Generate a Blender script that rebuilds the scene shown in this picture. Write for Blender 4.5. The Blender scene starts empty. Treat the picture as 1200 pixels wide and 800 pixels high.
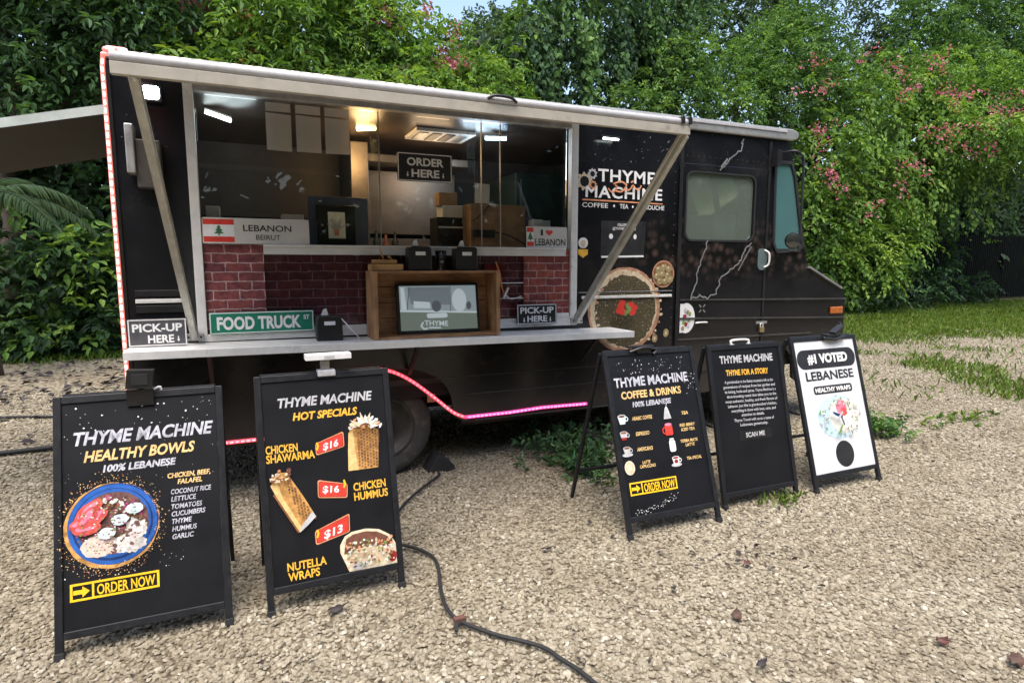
import bpy, math, random
import numpy as np
from mathutils import Vector, Matrix
from mathutils.geometry import tessellate_polygon

SC = bpy.context.scene
COL = SC.collection
PI = math.pi
R = math.radians

# ------------------------------------------------------------------ camera, sky, sun, exposure
CAM = Vector((0.0, -4.378, 1.6)); YAW = R(23.854); PITCH = R(7.21); FPX = 715.2
cd = bpy.data.cameras.new('camera'); cam = bpy.data.objects.new('camera', cd); COL.objects.link(cam)
cam.location = CAM; cam.rotation_euler = (PI/2-PITCH, 0, -YAW)
cd.sensor_width = 36; cd.lens = FPX*36/1200; cd.clip_end = 2000; cd.clip_start = .05
SC.camera = cam
SUN_EL, SUN_AZ = R(70), R(215)          # azimuth measured clockwise from +Y: behind the camera, a little to its left
w = bpy.data.worlds.new('World'); SC.world = w; w.use_nodes = True
nt = w.node_tree; sky = nt.nodes.new('ShaderNodeTexSky'); sky.sky_type = 'NISHITA'
sky.sun_disc = False; sky.sun_elevation = SUN_EL; sky.sun_rotation = SUN_AZ; sky.dust_density = 3.5; sky.air_density = 1.1; sky.ozone_density = .6
bg = nt.nodes['Background']; nt.links.new(sky.outputs[0], bg.inputs[0]); bg.inputs[1].default_value = .15
sl = bpy.data.lights.new('sun', 'SUN'); so = bpy.data.objects.new('sun', sl); COL.objects.link(so)
sl.energy = 1.7; sl.angle = R(50); sl.color = (1, .95, .86)
sd = Vector((math.sin(SUN_AZ)*math.cos(SUN_EL), math.cos(SUN_AZ)*math.cos(SUN_EL), math.sin(SUN_EL)))
so.rotation_euler = (-sd).to_track_quat('-Z', 'Y').to_euler()
SC.view_settings.view_transform = 'Standard'; SC.view_settings.look = 'None'
SC.view_settings.exposure = 1.3; SC.view_settings.gamma = 1; SC.view_settings.use_curve_mapping = False

# ------------------------------------------------------------------ survey: where a sight line meets an upright plane parallel to the truck
_f = Vector((math.sin(YAW)*math.cos(PITCH), math.cos(YAW)*math.cos(PITCH), -math.sin(PITCH)))
_r = Vector((math.cos(YAW), -math.sin(YAW), 0)); _u = _r.cross(_f)
def ray(px, py): return _f + _r*((px-600)/FPX) + _u*((400-py)/FPX)
def at(px, py, Y=0.0):
    d = ray(px, py); return CAM + d*((Y-CAM.y)/d.y)
def on_ground(px, py, z=0.0):
    d = ray(px, py); return CAM + d*((z-CAM.z)/d.z)

# ------------------------------------------------------------------ materials
MATS = {}
def new_mat(name):
    m = bpy.data.materials.new(name); m.use_nodes = True; MATS[name] = m
    n = m.node_tree.nodes; b = n['Principled BSDF']
    return m, n, m.node_tree.links, b
def ramp(n, pts):
    r = n.new('ShaderNodeValToRGB'); e = r.color_ramp.elements
    while len(e) < len(pts): e.new(.5)
    for x, (p, c) in zip(e, pts): x.position = p; x.color = (*c, 1) if len(c) == 3 else c
    return r
def mat(name, col, rough=.5, metal=0, vary=.25, scale=8, spec=.5, bump=0, bscale=60, rvary=.15, dirt=None, coat=0):
    m, n, l, b = new_mat(name)
    tc = n.new('ShaderNodeTexCoord'); nz = n.new('ShaderNodeTexNoise'); nz.inputs['Scale'].default_value = scale; nz.inputs['Detail'].default_value = 6
    nz.inputs['Roughness'].default_value = .65
    l.new(tc.outputs['Object'], nz.inputs['Vector'])
    c0 = tuple(max(0, c*(1-vary)) for c in col); c1 = tuple(min(1, c*(1+vary)) for c in col)
    rp = ramp(n, [(.3, c0), (.7, c1)]); l.new(nz.outputs[0], rp.inputs[0])
    out = rp.outputs[0]
    if dirt:
        n2 = n.new('ShaderNodeTexNoise'); n2.inputs['Scale'].default_value = dirt[1]; n2.inputs['Detail'].default_value = 8; n2.inputs['Roughness'].default_value = .7
        l.new(tc.outputs['Object'], n2.inputs['Vector'])
        r2 = ramp(n, [(dirt[2], (0, 0, 0)), (dirt[2]+.18, (1, 1, 1))]); l.new(n2.outputs[0], r2.inputs[0])
        mx = n.new('ShaderNodeMix'); mx.data_type = 'RGBA'; l.new(r2.outputs[0], mx.inputs['Factor']); l.new(out, mx.inputs[6]); mx.inputs[7].default_value = (*dirt[0], 1)
        out = mx.outputs[2]
    l.new(out, b.inputs['Base Color'])
    rr = n.new('ShaderNodeMapRange'); l.new(nz.outputs[0], rr.inputs[0]); rr.inputs[3].default_value = max(.02, rough-rvary); rr.inputs[4].default_value = min(1, rough+rvary)
    l.new(rr.outputs[0], b.inputs['Roughness'])
    b.inputs['Metallic'].default_value = metal; b.inputs['Specular IOR Level'].default_value = spec
    if coat: b.inputs['Coat Weight'].default_value = coat; b.inputs['Coat Roughness'].default_value = .08
    if bump:
        n3 = n.new('ShaderNodeTexNoise'); n3.inputs['Scale'].default_value = bscale; n3.inputs['Detail'].default_value = 5
        l.new(tc.outputs['Object'], n3.inputs['Vector'])
        bp = n.new('ShaderNodeBump'); bp.inputs['Strength'].default_value = bump; bp.inputs['Distance'].default_value = .01
        l.new(n3.outputs[0], bp.inputs['Height']); l.new(bp.outputs[0], b.inputs['Normal'])
    return m
def emit(name, col, s, base=(.8, .8, .8)):
    m, n, l, b = new_mat(name); b.inputs['Base Color'].default_value = (*base, 1)
    b.inputs['Emission Color'].default_value = (*col, 1); b.inputs['Emission Strength'].default_value = s
    return m
def clear(name, tint, gloss=1.0, rough=.02, extra=0.0, painted_haze=None):
    m, n, l, b = new_mat(name); n.remove(b); out = n['Material Output']
    t = n.new('ShaderNodeBsdfTransparent'); t.inputs[0].default_value = (*tint, 1)
    g = n.new('ShaderNodeBsdfGlossy'); g.inputs['Roughness'].default_value = rough; g.inputs[0].default_value = (gloss, gloss, gloss, 1)
    fr = n.new('ShaderNodeFresnel'); fr.inputs[0].default_value = 1.38
    ad = n.new('ShaderNodeMath'); ad.operation = 'ADD'; l.new(fr.outputs[0], ad.inputs[0]); ad.inputs[1].default_value = extra; ad.use_clamp = True
    mx = n.new('ShaderNodeMixShader'); l.new(ad.outputs[0], mx.inputs[0]); l.new(t.outputs[0], mx.inputs[1]); l.new(g.outputs[0], mx.inputs[2])
    if painted_haze:  # diffuse colour laid over the glass in place of bright reflections
        df = n.new('ShaderNodeBsdfDiffuse'); df.inputs[0].default_value = (*painted_haze[0], 1); m2 = n.new('ShaderNodeMixShader'); m2.inputs[0].default_value = painted_haze[1]
        l.new(mx.outputs[0], m2.inputs[1]); l.new(df.outputs[0], m2.inputs[2]); mx = m2
    l.new(mx.outputs[0], out.inputs[0]); return m

# truck paint: printed black wrap with faint coffee-bean pattern and pale specks
def wrap_mat():
    m, n, l, b = new_mat('black_wrap')
    tc = n.new('ShaderNodeTexCoord')
    vo = n.new('ShaderNodeTexVoronoi'); vo.inputs['Scale'].default_value = 13; vo.inputs['Randomness'].default_value = 1
    l.new(tc.outputs['Object'], vo.inputs['Vector'])
    bean = ramp(n, [(.0, (.10, .066, .05)), (.34, (.036, .025, .021)), (.6, (.006, .006, .006))]); l.new(vo.outputs['Distance'], bean.inputs[0])
    sx = n.new('ShaderNodeSeparateXYZ'); l.new(tc.outputs['Object'], sx.inputs[0])
    zr = n.new('ShaderNodeMapRange'); l.new(sx.outputs[2], zr.inputs[0]); zr.inputs[1].default_value = 1.35; zr.inputs[2].default_value = 1.75; zr.inputs[3].default_value = 0; zr.inputs[4].default_value = 1; zr.interpolation_type = 'SMOOTHSTEP'
    zr2 = n.new('ShaderNodeMapRange'); l.new(sx.outputs[2], zr2.inputs[0]); zr2.inputs[1].default_value = 1.7; zr2.inputs[2].default_value = 2.05; zr2.inputs[3].default_value = 1; zr2.inputs[4].default_value = 0
    xr = n.new('ShaderNodeMapRange'); l.new(sx.outputs[0], xr.inputs[0]); xr.inputs[1].default_value = 2.8; xr.inputs[2].default_value = 3.3
    mm = n.new('ShaderNodeMath'); mm.operation = 'MULTIPLY'; l.new(zr.outputs[0], mm.inputs[0]); l.new(zr2.outputs[0], mm.inputs[1])
    m2 = n.new('ShaderNodeMath'); m2.operation = 'MULTIPLY'; l.new(mm.outputs[0], m2.inputs[0]); l.new(xr.outputs[0], m2.inputs[1])
    nz = n.new('ShaderNodeTexNoise'); nz.inputs['Scale'].default_value = 2.2; nz.inputs['Detail'].default_value = 8; l.new(tc.outputs['Object'], nz.inputs['Vector'])
    base = ramp(n, [(.3, (.006, .0064, .0085)), (.62, (.0115, .0118, .0145)), (.8, (.024, .0225, .0225))]); l.new(nz.outputs[0], base.inputs[0])
    mx = n.new('ShaderNodeMix'); mx.data_type = 'RGBA'; l.new(m2.outputs[0], mx.inputs['Factor']); l.new(base.outputs[0], mx.inputs[6]); l.new(bean.outputs[0], mx.inputs[7])
    # small pale specks of the print
    v2 = n.new('ShaderNodeTexVoronoi'); v2.inputs['Scale'].default_value = 17; l.new(tc.outputs['Object'], v2.inputs['Vector'])
    sp = ramp(n, [(.0, (1, 1, 1)), (.055, (1, 1, 1)), (.085, (0, 0, 0))]); l.new(v2.outputs['Distance'], sp.inputs[0])
    zz = n.new('ShaderNodeMapRange'); l.new(sx.outputs[2], zz.inputs[0]); zz.inputs[1].default_value = 1.9; zz.inputs[2].default_value = 2.5; zz.inputs[3].default_value = .02; zz.inputs[4].default_value = .35
    m3 = n.new('ShaderNodeMath'); m3.operation = 'MULTIPLY'; l.new(sp.outputs[0], m3.inputs[0]); l.new(zz.outputs[0], m3.inputs[1])
    m4 = n.new('ShaderNodeMix'); m4.data_type = 'RGBA'; l.new(m3.outputs[0], m4.inputs['Factor']); l.new(mx.outputs[2], m4.inputs[6]); m4.inputs[7].default_value = (.35, .34, .33, 1)
    dz = n.new('ShaderNodeMapRange'); l.new(sx.outputs[2], dz.inputs[0]); dz.inputs[1].default_value = 1.0; dz.inputs[2].default_value = .4; dz.inputs[3].default_value = 0; dz.inputs[4].default_value = .75
    n6 = n.new('ShaderNodeTexNoise'); n6.inputs['Scale'].default_value = 3.5; n6.inputs['Detail'].default_value = 9; n6.inputs['Roughness'].default_value = .7; l.new(tc.outputs['Object'], n6.inputs['Vector'])
    md = n.new('ShaderNodeMath'); md.operation = 'MULTIPLY'; l.new(dz.outputs[0], md.inputs[0]); l.new(n6.outputs[0], md.inputs[1])
    m5 = n.new('ShaderNodeMix'); m5.data_type = 'RGBA'; l.new(md.outputs[0], m5.inputs['Factor']); l.new(m4.outputs[2], m5.inputs[6]); m5.inputs[7].default_value = (.075, .062, .048, 1)
    l.new(m5.outputs[2], b.inputs['Base Color'])
    n4 = n.new('ShaderNodeTexNoise'); n4.inputs['Scale'].default_value = 5; n4.inputs['Detail'].default_value = 7; l.new(tc.outputs['Object'], n4.inputs['Vector'])
    rr = n.new('ShaderNodeMapRange'); l.new(n4.outputs[0], rr.inputs[0]); rr.inputs[3].default_value = .10; rr.inputs[4].default_value = .38; l.new(rr.outputs[0], b.inputs['Roughness'])
    n5 = n.new('ShaderNodeTexNoise'); n5.inputs['Scale'].default_value = 1.7; n5.inputs['Detail'].default_value = 2; l.new(tc.outputs['Object'], n5.inputs['Vector'])
    bp = n.new('ShaderNodeBump'); bp.inputs['Strength'].default_value = .25; bp.inputs['Distance'].default_value = .03; l.new(n5.outputs[0], bp.inputs['Height']); l.new(bp.outputs[0], b.inputs['Normal'])
    return m
M_WRAP = wrap_mat()
def brick_mat(name, c1, c2, mortar, rough):
    m, n, l, b = new_mat(name)
    tc = n.new('ShaderNodeTexCoord'); mp = n.new('ShaderNodeMapping'); l.new(tc.outputs['Object'], mp.inputs[0]); mp.inputs['Rotation'].default_value = (-PI/2, 0, 0)
    nz = n.new('ShaderNodeTexNoise'); nz.inputs['Scale'].default_value = 14; nz.inputs['Detail'].default_value = 4; l.new(tc.outputs['Object'], nz.inputs['Vector'])
    vm = n.new('ShaderNodeVectorMath'); vm.operation = 'SCALE'; l.new(nz.outputs['Color'], vm.inputs[0]); vm.inputs['Scale'].default_value = .022
    va = n.new('ShaderNodeVectorMath'); va.operation = 'ADD'; l.new(mp.outputs[0], va.inputs[0]); l.new(vm.outputs[0], va.inputs[1])
    br = n.new('ShaderNodeTexBrick'); l.new(va.outputs[0], br.inputs['Vector']); br.inputs['Scale'].default_value = 1
    br.inputs['Brick Width'].default_value = .155; br.inputs['Row Height'].default_value = .06; br.inputs['Mortar Size'].default_value = .0042; br.inputs['Mortar Smooth'].default_value = .35; br.inputs['Bias'].default_value = -.1
    br.inputs['Color1'].default_value = (*c1, 1); br.inputs['Color2'].default_value = (*c2, 1); br.inputs['Mortar'].default_value = (*mortar, 1)
    n2 = n.new('ShaderNodeTexNoise'); n2.inputs['Scale'].default_value = 22; n2.inputs['Detail'].default_value = 8; n2.inputs['Roughness'].default_value = .75; l.new(tc.outputs['Object'], n2.inputs['Vector'])
    rp = ramp(n, [(.3, (.35, .3, .38)), (.65, (1.25, 1.1, 1.05))]); l.new(n2.outputs[0], rp.inputs[0])
    mx = n.new('ShaderNodeMix'); mx.data_type = 'RGBA'; mx.blend_type = 'MULTIPLY'; mx.inputs['Factor'].default_value = 1; l.new(br.outputs['Color'], mx.inputs[6]); l.new(rp.outputs[0], mx.inputs[7])
    l.new(mx.outputs[2], b.inputs['Base Color']); b.inputs['Roughness'].default_value = rough
    return m
def wood_mat(name, c1, c2, axis=0):
    m, n, l, b = new_mat(name)
    tc = n.new('ShaderNodeTexCoord'); mp = n.new('ShaderNodeMapping'); l.new(tc.outputs['Object'], mp.inputs[0])
    s = [26, 26, 26]; s[axis] = 2.2; mp.inputs['Scale'].default_value = s
    nz = n.new('ShaderNodeTexNoise'); nz.inputs['Scale'].default_value = 1.3; nz.inputs['Detail'].default_value = 9; nz.inputs['Roughness'].default_value = .7; nz.inputs['Distortion'].default_value = .6; l.new(mp.outputs[0], nz.inputs['Vector'])
    rp = ramp(n, [(.28, c1), (.5, tuple((a+b_)/2 for a, b_ in zip(c1, c2))), (.7, c2)]); l.new(nz.outputs[0], rp.inputs[0])
    n2 = n.new('ShaderNodeTexNoise'); n2.inputs['Scale'].default_value = 7; l.new(tc.outputs['Object'], n2.inputs['Vector'])
    r2 = ramp(n, [(.35, (.55, .5, .48)), (.62, (1, 1, 1))]); l.new(n2.outputs[0], r2.inputs[0])
    mx = n.new('ShaderNodeMix'); mx.data_type = 'RGBA'; mx.blend_type = 'MULTIPLY'; mx.inputs['Factor'].default_value = .8; l.new(rp.outputs[0], mx.inputs[6]); l.new(r2.outputs[0], mx.inputs[7])
    l.new(mx.outputs[2], b.inputs['Base Color']); b.inputs['Roughness'].default_value = .62
    bp = n.new('ShaderNodeBump'); bp.inputs['Strength'].default_value = .3; bp.inputs['Distance'].default_value = .004; l.new(nz.outputs[0], bp.inputs['Height']); l.new(bp.outputs[0], b.inputs['Normal'])
    return m

M_ALU = mat('worn_aluminium', (.5, .5, .49), .42, .85, .2, 9, dirt=((.2, .19, .16), 14, .56))
M_ALUW = mat('pale_aluminium', (.76, .75, .73), .45, .15, .1, 12, dirt=((.3, .28, .25), 10, .6))
M_STRUT = mat('strut_metal', (.52, .515, .47), .42, .3, .2, 14, dirt=((.33, .31, .23), 22, .6))
M_FLAPW = mat('flap_white', (.46, .455, .47), .5, 0, .12, 18, dirt=((.26, .25, .24), 26, .56))
M_FLAPT = mat('flap_tan', (.42, .39, .33), .55, 0, .12, 10, dirt=((.25, .22, .18), 9, .58))
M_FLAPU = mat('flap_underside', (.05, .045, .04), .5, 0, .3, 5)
M_GUT = mat('grey_gutter', (.36, .36, .345), .4, .4, .15, 9, dirt=((.2, .19, .17), 12, .58))
M_RUB = mat('black_rubber', (.014, .014, .015), .7, 0, .3, 20)
M_TYRE = mat('tyre_rubber', (.042, .039, .036), .85, 0, .35, 16, dirt=((.12, .10, .08), 7, .5), bump=.3)
M_RIM = mat('dark_rim', (.075, .068, .06), .55, .4, .4, 9)
M_UNDER = mat('underbody', (.012, .011, .01), .85, 0, .3, 6)
M_BLK = mat('black_plastic', (.012, .012, .013), .4, 0, .3, 20)
M_BLKM = mat('black_satin_metal', (.013, .014, .017), .45, .1, .35, 30, spec=.4, dirt=((.05, .048, .045), 30, .64))
M_POST = mat('poster_black', (.0065, .007, .0095), .5, 0, .3, 4, rvary=.12, spec=.3)
M_POSTW = mat('poster_white', (.66, .67, .70), .45, 0, .04, 3, rvary=.1)
M_WHITE = mat('white_print', (.78, .78, .78), .5, 0, .06, 20)
M_GREYP = mat('silver_print', (.48, .48, .54), .5, 0, .45, 38)
M_GREYP2 = mat('grey_print', (.5, .5, .52), .5, 0, .2, 30)
M_YEL = mat('yellow_print', (.83, .46, .05), .5, 0, .18, 26)
M_ORG = mat('amber_print', (.80, .53, .22), .5, 0, .3, 30)
M_SALM = mat('salmon_print', (.7, .30, .15), .5, 0, .25, 20)
M_YEL2 = mat('bright_yellow_print', (.9, .55, .02), .45, 0, .06, 20)
M_RED = mat('red_print', (.66, .05, .035), .45, 0, .15, 20)
M_REDD = mat('dark_red_print', (.30, .02, .02), .5, 0, .3, 20)
M_GREEN = mat('street_green', (.012, .19, .115), .4, 0, .1, 10)
M_CEDAR = mat('cedar_green', (.03, .17, .06), .5, 0, .3, 30)
M_SIGNB = mat('small_sign_black', (.02, .02, .023), .4, 0, .3, 10)
M_SIGNG = mat('small_sign_grey', (.075, .075, .085), .4, 0, .2, 10)
M_BLUE = mat('bowl_blue', (.02, .11, .42), .45, 0, .3, 14)
M_BLUED = mat('bowl_dark_blue', (.008, .03, .13), .5, 0, .3, 14)
M_TOM = mat('tomato_print', (.62, .09, .07), .5, 0, .5, 40)
M_MEAT = mat('meat_print', (.13, .06, .05), .6, 0, .8, 55)
M_ONION = mat('onion_print', (.33, .06, .14), .6, 0, .7, 50)
M_SAUCE = mat('sauce_print', (.62, .74, .78), .5, 0, .2, 40)
M_RICE = mat('rice_print', (.66, .62, .58), .6, 0, .4, 70)
M_HUM = mat('hummus_print', (.72, .58, .50), .6, 0, .25, 45)
M_BREAD = mat('bread_print', (.52, .27, .075), .6, 0, .6, 30)
M_CHAR = mat('char_print', (.22, .085, .03), .6, 0, .5, 60)
M_PALE = mat('pale_wrap_print', (.72, .62, .44), .6, 0, .35, 50)
M_CHOC = mat('chocolate_print', (.17, .065, .04), .6, 0, .4, 40)
M_THYME = mat('thyme_print', (.075, .06, .028), .7, 0, .9, 95)
M_CRUST = mat('crust_print', (.42, .22, .13), .6, 0, .45, 16)
M_CREAM = mat('cream_print', (.62, .5, .34), .6, 0, .25, 18)
M_OLIVE = mat('olive_print', (.30, .23, .11), .5, 0, .45, 30)
M_LEAFP = mat('print_leaf_green', (.18, .30, .08), .6, 0, .4, 40)
M_PINKP = mat('pink_print', (.8, .22, .33), .5, 0, .3, 40)
M_SKYP = mat('pale_blue_print', (.50, .68, .76), .5, 0, .2, 12)
M_PAPER = mat('paper_sheet', (.74, .66, .63), .8, 0, .05, 6)
M_PAPERW = mat('drawing_paper', (.86, .86, .78), .7, 0, .05)
M_CARD = mat('cardboard', (.33, .21, .12), .8, 0, .2, 10)
M_CARDW = mat('white_carton', (.6, .58, .55), .6, 0, .12, 10, dirt=((.3, .26, .2), 20, .62))
M_NAVY = mat('navy_panel', (.075, .095, .16), .5, 0, .2, 8)
M_STEEL = mat('brushed_steel', (.19, .16, .135), .38, .55, .15, 5)
M_WALLI = mat('interior_wall', (.045, .04, .042), .5, .1, .3, 4)
M_CEIL = mat('interior_ceiling', (.06, .045, .038), .35, .2, .4, 3)
M_DARKI = mat('dark_interior', (.03, .028, .03), .5, 0, .3, 6)
M_GRN_EQ = mat('dark_green_equipment', (.02, .035, .03), .4, 0, .3, 8)
M_WOOD = wood_mat('crate_wood', (.20, .09, .036), (.50, .28, .13), 0)
M_WOODV = wood_mat('crate_wood_upright', (.24, .11, .046), (.55, .32, .15), 2)
M_WOODB = wood_mat('particle_board', (.26, .14, .07), (.40, .25, .14), 0)
M_TRAY = wood_mat('honey_wood', (.50, .26, .09), (.66, .38, .15), 0)
M_FENCE = mat('dark_fence', (.006, .0075, .007), .9, 0, .4, 5, spec=.05)
M_BARK = mat('bark', (.075, .055, .042), .9, 0, .5, 9, bump=.8, bscale=14)
M_BARKR = mat('red_brown_bark', (.095, .042, .032), .9, 0, .5, 9, bump=.9, bscale=11)
M_LINE = mat('pale_line_print', (.20, .20, .20), .5, 0, .3, 24)
M_SEAM = mat('rub_rail', (.075, .073, .072), .35, .3, .3, 10)
M_AMBER = mat('amber_lens', (.42, .12, .025), .25, 0, .2, 40)
M_BRASS = mat('brass', (.45, .36, .18), .4, .8, .2, 40)
M_BRICK = brick_mat('red_brick_print', (.27, .085, .085), (.16, .055, .07), (.50, .40, .40), .35)
M_BRICK2 = brick_mat('bright_brick_print', (.38, .105, .075), (.22, .055, .066), (.54, .42, .40), .35)
M_GLASS = clear('window_glass', (.93, .95, .95), 1, .015, .0)
M_TINT = clear('tinted_acrylic', (.93, .88, .95), 1, .05, .012)
M_CABG = clear('green_cab_glass', (.80, .90, .82), .9, .05, .18, ((.46, .55, .46), .2))  # last colour is painted haze that brightens the pane
M_TEAL = clear('teal_cab_glass', (.45, .80, .82), 1, .06, .12, ((.30, .62, .62), .24))  # teal haze painted in to make the quarter window brighter
M_LAMPW = emit('white_lamp', (.86, .95, 1), 14)
M_LAMPD = emit('dim_white_lamp', (.86, .98, .95), 3.5)
M_LAMPB = emit('blue_white_lamp', (.5, .75, 1), 5)
M_LAMPO = emit('warm_lamp', (1, .62, .22), 7)
M_LEDR = emit('red_light_tube', (1, .20, .14), .36, (.7, .3, .3))
M_LEDB = emit('pink_white_bead', (1, .66, .56), .9)
M_LEDR2 = emit('deep_red_light_tube', (1, .05, .10), .55, (.7, .2, .2))
M_LEDS = emit('red_bead', (1, .13, .17), .8)
M_LEDM = emit('magenta_light_tube', (1, .03, .28), .6, (.7, .2, .4))
M_LEDMB = emit('magenta_bead', (1, .14, .46), .9)
M_SCR = emit('screen_pale', (.42, .52, .56), 0.166, (.1, .1, .1))
M_SCR2 = emit('screen_mid', (.26, .33, .36), 0.143, (.1, .1, .1))
M_SCR3 = emit('screen_green', (.24, .31, .24), 0.143, (.1, .1, .1))
M_SCR4 = emit('screen_white', (.62, .72, .76), 0.218, (.1, .1, .1))
M_SCR5 = emit('screen_dark', (.11, .13, .15), 0.143, (.1, .1, .1))

# ------------------------------------------------------------------ mesh builder
WORLD_ROOT = {}      # things whose parts are written in world coordinates
def tag(o, label=None, cat=None, group=None, kind=None):
    if label: o['label'] = label
    if cat: o['category'] = cat
    if group: o['group'] = group
    if kind: o['kind'] = kind
    return o
def thing(name, label, cat, loc=(0, 0, 0), rz=0, group=None, world=True):
    o = bpy.data.objects.new(name, None); COL.objects.link(o); o.location = loc; o.rotation_euler = (0, 0, rz); o.empty_display_size = .1
    tag(o, label, cat, group)
    if world: WORLD_ROOT[o.name] = (Matrix.Translation(loc) @ Matrix.Rotation(rz, 4, 'Z')).inverted()
    return o
def link(name, me, parent=None):
    o = bpy.data.objects.new(name, me); COL.objects.link(o)
    if parent is not None:
        o.parent = parent
        if parent.name in WORLD_ROOT: o.matrix_parent_inverse = WORLD_ROOT[parent.name]
    return o
_H = {}
def glyphs(s, bold=.0, shear=0.0, spacing=1.0):
    k = (s, bold, shear, spacing)
    if k in _H: return _H[k]
    cu = bpy.data.curves.new('lettering', 'FONT'); cu.body = s; cu.size = 1; cu.offset = bold; cu.shear = shear; cu.resolution_u = 3; cu.space_character = spacing
    ob = bpy.data.objects.new('lettering', cu)
    me = bpy.data.meshes.new_from_object(ob)
    n = len(me.vertices); co = np.zeros(n*3); me.vertices.foreach_get('co', co); co = co.reshape(-1, 3)
    fs = [tuple(p.vertices) for p in me.polygons]
    bpy.data.objects.remove(ob); bpy.data.curves.remove(cu); bpy.data.meshes.remove(me)
    _H[k] = (co, fs); return _H[k]
class MB:
    def __init__(s): s.v = []; s.f = []; s.m = []; s.s = []; s.mats = []; s.layer = 0.0
    def mi(s, m):
        if m not in s.mats: s.mats.append(m)
        return s.mats.index(m)
    def add(s, vs, fs, m, smooth=False):
        b = len(s.v); k = s.mi(m); s.v += [tuple(v) for v in vs]
        for f in fs: s.f.append(tuple(i+b for i in f)); s.m.append(k); s.s.append(smooth)
    def box(s, x0, x1, y0, y1, z0, z1, m, M=None):
        vs = [(x, y, z) for x in (x0, x1) for y in (y0, y1) for z in (z0, z1)]
        if M is not None: vs = [M @ Vector(v) for v in vs]
        s.add(vs, [(0, 1, 3, 2), (4, 6, 7, 5), (0, 4, 5, 1), (2, 3, 7, 6), (0, 2, 6, 4), (1, 5, 7, 3)], m)
    def bar(s, p, q, w, h, m, up=(0, 0, 1)):
        p, q = Vector(p), Vector(q); d = q-p; L = d.length; d.normalize(); x = d.cross(Vector(up)); x.normalize(); z = x.cross(d)
        M = Matrix((x, d, z)).transposed().to_4x4(); M.translation = p
        s.box(-w/2, w/2, 0, L, -h/2, h/2, m, M)
    def tube(s, path, r, m, n=8, closed=False, caps=True):
        P = [Vector(p) for p in path]; k = len(P); rs = r if isinstance(r, (list, tuple)) else [r]*k
        prev = None; rings = []
        for i in range(k):
            d = (P[(i+1) % k]-P[i-1]) if closed else (P[min(i+1, k-1)]-P[max(i-1, 0)])
            d.normalize()
            if prev is None: a = d.orthogonal().normalized()
            else:
                a = prev - d*prev.dot(d); a.normalize()
            prev = a; b = d.cross(a)
            rings.append([P[i]+(a*math.cos(t*2*PI/n)+b*math.sin(t*2*PI/n))*rs[i] for t in range(n)])
        vs = [v for rg in rings for v in rg]; fs = []
        for i in range(k if closed else k-1):
            j = (i+1) % k
            for t in range(n): u = (t+1) % n; fs.append((i*n+t, i*n+u, j*n+u, j*n+t))
        if caps and not closed: fs += [tuple(range(n))[::-1], tuple((k-1)*n+t for t in range(n))]
        s.add(vs, fs, m, True)
    def lathe(s, prof, c, axis, m, n=32):          # prof: (radius, height along the axis)
        c = Vector(c); ax = Vector(axis).normalized(); a = ax.orthogonal().normalized(); b = ax.cross(a)
        vs = [c+ax*h+(a*math.cos(t*2*PI/n)+b*math.sin(t*2*PI/n))*r for r, h in prof for t in range(n)]
        fs = [(i*n+t, i*n+(t+1) % n, (i+1)*n+(t+1) % n, (i+1)*n+t) for i in range(len(prof)-1) for t in range(n)]
        s.add(vs, fs, m, True)
    def ball(s, c, r, m, nu=12, nv=8):
        r = (r, r, r) if not isinstance(r, (tuple, list)) else r
        vs = [(c[0]+r[0]*math.sin(PI*j/nv)*math.cos(2*PI*i/nu), c[1]+r[1]*math.sin(PI*j/nv)*math.sin(2*PI*i/nu), c[2]+r[2]*math.cos(PI*j/nv)) for j in range(nv+1) for i in range(nu)]
        s.add(vs, [(j*nu+i, (j+1)*nu+i, (j+1)*nu+(i+1) % nu, j*nu+(i+1) % nu) for j in range(nv) for i in range(nu)], m, True)
    def plate(s, outer, y0, y1, m, holes=()):      # XZ outline with holes, extruded along Y
        loops = [list(outer)]+[list(h) for h in holes]
        tr = tessellate_polygon([[Vector((x, z, 0)) for x, z in lp] for lp in loops])
        flat = [p for lp in loops for p in lp]; n = len(flat)
        vs = [(x, y0, z) for x, z in flat]+[(x, y1, z) for x, z in flat]
        fs = []
        for t in tr:
            (ax, az), (bx, bz), (cx, cz) = (flat[i] for i in t)
            t = tuple(t) if (bx-ax)*(cz-az)-(bz-az)*(cx-ax) > 0 else tuple(t)[::-1]
            fs.append(t); fs.append(tuple(i+n for i in t[::-1]))
        b = 0
        for lp in loops:
            k = len(lp)
            for i in range(k): j = (i+1) % k; fs.append((b+i, b+i+n, b+j+n, b+j))
            b += k
        s.add(vs, fs, m)
    # ---- flat print on an upright face looking towards -Y: every call lies a hair in front of the last
    def up_layer(s): s.layer += .00025; return s.layer
    def poly(s, pts, y, m):
        yy = y-s.up_layer(); n = len(pts)
        s.add([(u, yy, v) for u, v in pts], [tuple(range(n))], m)
    def disc(s, u, v, rx, ry, y, m, n=36, rag=0, seed=0, rot=0):
        rn = random.Random(seed); pts = []
        for i in range(n):
            a = 2*PI*i/n; k = 1+rag*(rn.random()-.5)*2
            x, z = rx*k*math.cos(a), ry*k*math.sin(a)
            pts.append((u+x*math.cos(rot)-z*math.sin(rot), v+x*math.sin(rot)+z*math.cos(rot)))
        s.poly(pts, y, m)
    def ring(s, u, v, rx, ry, wd, y, m, n=48):
        yy = y-s.up_layer()
        vs = [(u+(rx-k*wd)*math.cos(2*PI*i/n), yy, v+(ry-k*wd)*math.sin(2*PI*i/n)) for i in range(n) for k in (0, 1)]
        s.add(vs, [(2*i, 2*((i+1) % n), 2*((i+1) % n)+1, 2*i+1) for i in range(n)], m)
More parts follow.
